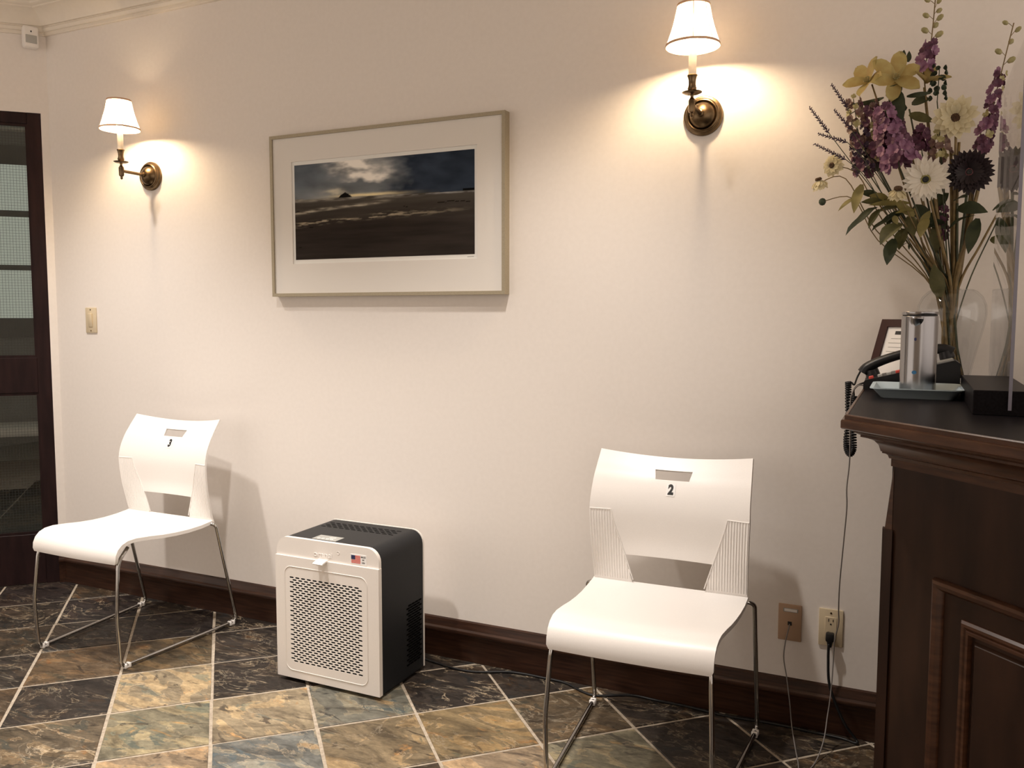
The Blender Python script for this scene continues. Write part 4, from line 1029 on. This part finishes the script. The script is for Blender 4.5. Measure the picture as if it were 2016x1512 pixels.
# hellebores
def hellebore(label, px, py, y, n_dir, count, open_, sc=1., leaves=()):
    P = atY(px, py, y); t, b, _ = plant('hellebore', label, 'flower', P-V(n_dir)*.01, 'olive yellow hellebore blooms', .0030, 'stem')
    Bs = Matrix.Translation(P) @ basis(n_dir, .4)
    for i in range(count):
        put(t, b, 'petal', pm_hell, Bs @ Matrix.Rotation(2*PI*i/count+rf.uniform(-.12, .12), 4, 'Z') @ Matrix.Rotation(-math.radians(open_+rf.uniform(-8, 8)), 4, 'Y') @ Matrix.Scale(sc*rf.uniform(.92, 1.08), 4))
    sm = make_mesh('stamen', lathe([(.0007, 0), (.0006, .014), (.0014, .015), (.0014, .018), (0, .019)], 5, False), 'palegreen')
    for i in range(9):
        put(t, b, 'stamen', sm, Bs @ Matrix.Rotation(2*PI*i/9, 4, 'Z') @ Matrix.Rotation(math.radians(28), 4, 'Y'))
    for lf in leaves: add_leaf(t, b, *lf)
    return t, b
P = atY(1762, 152, -.17)
hellebore('large open olive-yellow hellebore bloom above the purple stock', 1762, 156, -.17, (tocam(P)*.8+V((.15, 0, .42))).normalized(), 6, 16, 1.08, [((1760, 175), (1778, 238), .034, 'leafd', -.17, -.2, .1), ((1768, 190), (1752, 170), .04, 'leafd', -.17, -.19, .1), ((1785, 190), (1835, 182), .012, 'leafd', -.15, -.15, .12), ((1740, 192), (1675, 205), .012, 'leafd', -.16, -.15, .15)])
P = atY(1710, 155, -.16)
hellebore('half-open olive-yellow hellebore bloom leaning left over the lavender', 1712, 162, -.16, (V((-.55, -.65, .45))).normalized(), 5, 26, 1.0)
P = atY(1822, 158, -.13)
hellebore('upright olive-yellow hellebore bloom beneath the plum delphinium', 1822, 165, -.13, (V((.35, -.5, .8))).normalized(), 5, 34, 1.0, [((1775, 118), (1780, 98), .014, 'leafd', -.13, -.13, .1), ((1788, 122), (1790, 100), .012, 'leafd', -.13, -.13, .1)])
# florets
def floret_mesh(name, R, mt, k=5, cup=25):
    parts = []
    for i in range(k):
        a = 2*PI*i/k; mm = Matrix.Rotation(a, 4, 'Z') @ Matrix.Rotation(-math.radians(cup), 4, 'Y'); W = R*.95
        v = [(0, 0, 0), (R*.5, -W*.5, R*.06), (R*.5, W*.5, R*.06), (R*.95, -W*.32, 0), (R*.95, W*.32, 0)]
        parts.append(xf((v, [(0, 1, 2), (1, 3, 4, 2)]), mm))
    return make_mesh(name, join(*parts), mt, True)
fl_p = floret_mesh('floret', .0190, 'purple'); fl_p2 = floret_mesh('floret', .0165, 'purple2'); fl_y = floret_mesh('floret', .012, 'palegreen', 4); fl_l = floret_mesh('floret', .011, 'lav', 4, 40); fl_t = floret_mesh('floret', .013, 'taupe', 5)
bud_m = make_mesh('bud', lathe([(0, -.009), (.004, -.007), (.0065, 0), (.0045, .007), (0, .010)], 9, False), 'palegreen', True)
def spike(name, label, q0, q1, y0, y1, florets, count, rad0, rad1, group=None, cat='flower', r=.0026, smt='stemg', buds=0, bq=None):
    """florets packed round the stretch of stem from pixel q0 (low) to q1 (high)"""
    p0, p1 = atY(*q0, y0), atY(*q1, y1); top = atY(*bq, y1) if bq else p1
    t, b, path = plant(name, label, cat, p0, group, r, smt)
    ax = (p1-p0)
    pts = spline([p0, p0.lerp(p1, .5), p1]+([top] if bq else []), 5)
    obj('flower_stalk', tube([p-b for p in pts], r*.7, 6), smt, t, True)
    B = basis(ax)
    for i in range(count):
        h = (i+.5)/count; ang = i*2.399+rf.uniform(-.3, .3); rr = (rad0+(rad1-rad0)*h)*rf.uniform(.8, 1.1)
        d = (B @ V((math.cos(ang), math.sin(ang), .25))).normalized()
        put(t, b, 'floret', rf.choice(florets), Matrix.Translation(p0+ax*h+d*rr) @ basis((d+tocam(p0)*.35).normalized(), rf.uniform(0, 6)) @ Matrix.Scale((1-.25*h)*rf.uniform(.9, 1.15), 4))
    for i in range(buds):
        h = (i+.6)/buds; p = p1.lerp(top, h); ang = i*2.2+.6; d = (CR*math.cos(ang)+V((0, -1, 0))*math.sin(ang)*.4+V((0, 0, .5))).normalized(); q = p+d*.022
        put(t, b, 'bud', bud_m, Matrix.Translation(q) @ basis(d) @ Matrix.Scale(1.25-.4*h, 4))
        obj('bud_stalk', tube([p-b, p.lerp(q, .5)+V((0, 0, .003))-b, q-b], .0008, 4), 'stem', t)
    return t, b
spike('stock_flower', 'full purple-pink stock flower spike at the heart of the bouquet', (1772, 332), (1742, 215), -.19, -.18, [fl_p, fl_p, fl_p, fl_p2], 84, .041, .024, r=.003)
spike('stock_flower', 'muted mauve stock flower spike left of the pink one', (1730, 330), (1712, 205), -.15, -.15, [fl_p2, fl_y, fl_p2, fl_l, fl_t], 64, .032, .018, r=.003)
spike('delphinium', 'tall delphinium with plum florets and pale buds to the top', (1818, 142), (1833, 84), -.13, -.13, [fl_p2, fl_p2, fl_p], 17, .020, .010, r=.0024, smt='stem', buds=9, bq=(1842, -6))
spike('delphinium', 'plum delphinium spike rising behind the edge of the acrylic guard', (1932, 300), (1972, 140), -.12, -.12, [fl_p2, fl_p2, fl_p, fl_y], 42, .014, .009, r=.0022, smt='stem', buds=5, bq=(1996, 45))
spike('stock_flower', 'small yellow-green stock flower below the cream zinnia', (1852, 318), (1845, 262), -.14, -.14, [fl_y, fl_y, fl_t], 40, .028, .020, r=.0022)
spike('stock_flower', 'plum flower sprig between the pink stock and cream zinnia', (1815, 300), (1815, 255), -.15, -.15, [fl_p2], 16, .016, .012, r=.002)
spike('salvia', 'dark smoky salvia mass behind the lavender spikes', (1712, 345), (1690, 262), -.14, -.14, [fl_l, fl_l, fl_p2, fl_t], 80, .034, .022, r=.002, smt='stemg')
spike('filler_sprig', 'pale green filler sprig left of the purple stock', (1690, 262), (1680, 195), -.15, -.15, [fl_y, fl_t], 26, .024, .016, r=.0018)
spike('filler_sprig', 'dark green pod sprig right of the hellebores', (1845, 200), (1850, 130), -.14, -.14, [floret_mesh('floret', .013, 'pod', 5, 50)], 18, .016, .010, r=.002)
spike('stock_flower', 'plum flower sprig low between the stems, under the white gerbera', (1856, 470), (1852, 405), -.12, -.12, [fl_p2], 9, .010, .010, r=.002)
spike('filler_sprig', 'pale yellow sprig glimpsed right of the acrylic edge', (2014, 330), (2022, 190), -.11, -.11, [fl_y, fl_y, fl_p2], 22, .016, .012, r=.002)
# lavender
bz = []
for i in range(46):
    h = i/45; a = i*2.399
    bz.append(xf(lathe([(.0004, 0), (.0018, .003), (.0012, .0065), (0, .008)], 5, False), Matrix.Translation((0, 0, h)) @ Matrix.Scale(1, 4)))
def lavender(label, q0, q1, qm, y):
    p0, p1 = atY(*q0, y), atY(*q1, y); t, b, _ = plant('lavender', label, 'flower', p0, 'dark lavender spikes', .0014, 'stemg', atY(*qm, y))
    ax = p1-p0; Lh = ax.length; B = basis(ax); parts = [tube([p0, p1], .0009, 5)]
    nb_ = int(Lh/.0023)
    for i in range(nb_):
        h = i/nb_; a = i*2.399; tl = Matrix.Translation(p0+ax*h) @ B @ Matrix.Rotation(a, 4, 'Z') @ Matrix.Rotation(math.radians(52), 4, 'Y') @ Matrix.Scale(1.15-.4*h, 4)
        parts.append(xf(lathe([(.0004, 0), (.0019, .003), (.0013, .0065), (.0001, .0085)], 5), tl))
    v, f = join(*parts); obj('flower_spike', ([(V(p)-b) for p in v], f), 'lav', t)
lavender('dark lavender spike arching highest on the left of the bouquet', (1668, 212), (1637, 166), (1690, 260), -.16)
lavender('dark lavender spike arching out to the far left', (1632, 262), (1593, 210), (1672, 315), -.18)
lavender('short dark lavender spike between the two arching ones', (1676, 255), (1642, 216), (1705, 300), -.17)
lavender('dark lavender spike lying nearly level above the cream daisies', (1668, 280), (1610, 263), (1705, 320), -.19)
lavender('dark lavender spike pointing left across the cream daisy', (1665, 314), (1603, 283), (1705, 350), -.20)
lavender('dark lavender spike upright beside the pale green filler', (1676, 240), (1664, 200), (1690, 290), -.15)
# leafy stems
def leafy(label, hq, y, leaves, mt='stem', r=.003):
    P = atY(*hq, y); t, b, _ = plant('leafy_stem', label, 'foliage', P, 'leafy stems low in the bouquet', r, mt)
    for lf in leaves: add_leaf(t, b, *lf)
leafy('olive leafy stem with a long wavy leaf hanging left', (1725, 395), -.17, [((1728, 408), (1665, 464), .024, 'leafd', -.17, -.21, .08, .003), ((1732, 412), (1710, 450), .020, 'leaf', -.17, -.2), ((1740, 400), (1695, 398), .022, 'leaf', -.17, -.2), ((1730, 385), (1692, 378), .018, 'leafd', -.15, -.16)])
leafy('olive leafy stem with a broad folded leaf', (1772, 425), -.18, [((1775, 440), (1733, 482), .044, 'leaf', -.18, -.21, .1), ((1760, 470), (1746, 522), .030, 'leafd', -.18, -.2, .05), ((1770, 420), (1716, 456), .022, 'leafd', -.16, -.18, .06, .003), ((1800, 425), (1762, 398), .020, 'leafy', -.19, -.2)])
leafy('yellowish leafy stem beneath the drooping daisy', (1800, 410), -.19, [((1800, 415), (1762, 420), .016, 'leafy', -.19, -.21), ((1812, 445), (1832, 414), .018, 'leafy', -.19, -.2), ((1825, 430), (1812, 468), .026, 'leafy', -.19, -.22), ((1790, 400), (1710, 404), .016, 'leafy', -.18, -.2), ((1760, 425), (1767, 442), .014, 'leafy', -.19, -.2)])
leafy('dark leafy stem under the burgundy gerbera', (1885, 400), -.14, [((1880, 395), (1905, 388), .026, 'leafd', -.14, -.17), ((1870, 450), (1922, 424), .026, 'leafd', -.14, -.18, .1), ((1885, 410), (1945, 418), .034, 'leafd', -.14, -.17, .1), ((1925, 430), (1906, 500), .030, 'leafd', -.13, -.15), ((1860, 440), (1800, 450), .030, 'leafd', -.14, -.16)], 'stemg', .0038)
leafy('dark leafy stem leaning right behind the acrylic', (1975, 400), -.11, [((1955, 415), (2000, 395), .030, 'leafd', -.11, -.13), ((1960, 440), (2010, 440), .028, 'leafd', -.11, -.13), ((1950, 470), (1985, 480), .024, 'leaf', -.11, -.13)], 'stem', .0036)
leafy('tan stem with tiny leaves at the left of the vase mouth', (1790, 470), -.16, [((1785, 473), (1770, 476), .006, 'leafd', -.16, -.17), ((1788, 478), (1774, 486), .006, 'leafd', -.16, -.17), ((1790, 480), (1790, 492), .005, 'leafd', -.16, -.17)])
leafy('broad olive leaf blade standing in the vase mouth', (1846, 500), -.15, [((1850, 585), (1838, 520), .034, 'leaf', -.14, -.15, .04)], 'stemg', .003)
for q in ((1915, 352), (1938, 322), (1872, 290), (1838, 372), (1928, 366), (1812, 378), (1888, 280), (1925, 318)):
    P = atY(*q, rf.uniform(-.145, -.11)); plant('cut_stem', 'bare tan cut stem among the others in the vase', 'foliage', P, 'bare stems in the vase', .0052, 'stem')

leafy('olive leaf tuft crowding the stems below the drooping daisy', (1755, 400), -.15, [((1770, 408), (1722, 420), .024, 'leaf', -.15, -.17), ((1775, 415), (1745, 445), .028, 'leafd', -.15, -.17), ((1790, 425), (1800, 465), .030, 'leaf', -.15, -.18), ((1750, 395), (1712, 384), .022, 'leafy', -.16, -.18), ((1800, 405), (1835, 440), .032, 'leafd', -.14, -.15), ((1780, 450), (1770, 492), .030, 'leaf', -.15, -.18)], 'stem', .004)
leafy('dark leaf tuft filling the gap behind the white gerbera', (1835, 400), -.12, [((1838, 405), (1868, 380), .030, 'leafd', -.12, -.13), ((1832, 420), (1862, 452), .036, 'leafd', -.12, -.13), ((1820, 430), (1790, 460), .030, 'leafd', -.12, -.14), ((1845, 440), (1842, 500), .030, 'leaf', -.12, -.13)], 'stemg', .0046)
leafy('dark leaf tuft beneath the hellebore blooms', (1790, 215), -.12, [((1785, 215), (1745, 200), .024, 'leafd', -.12, -.13), ((1795, 205), (1832, 195), .026, 'leafd', -.12, -.13), ((1790, 225), (1840, 240), .022, 'leaf', -.12, -.13), ((1700, 215), (1664, 232), .014, 'leafd', -.14, -.15)], 'stemg', .003)
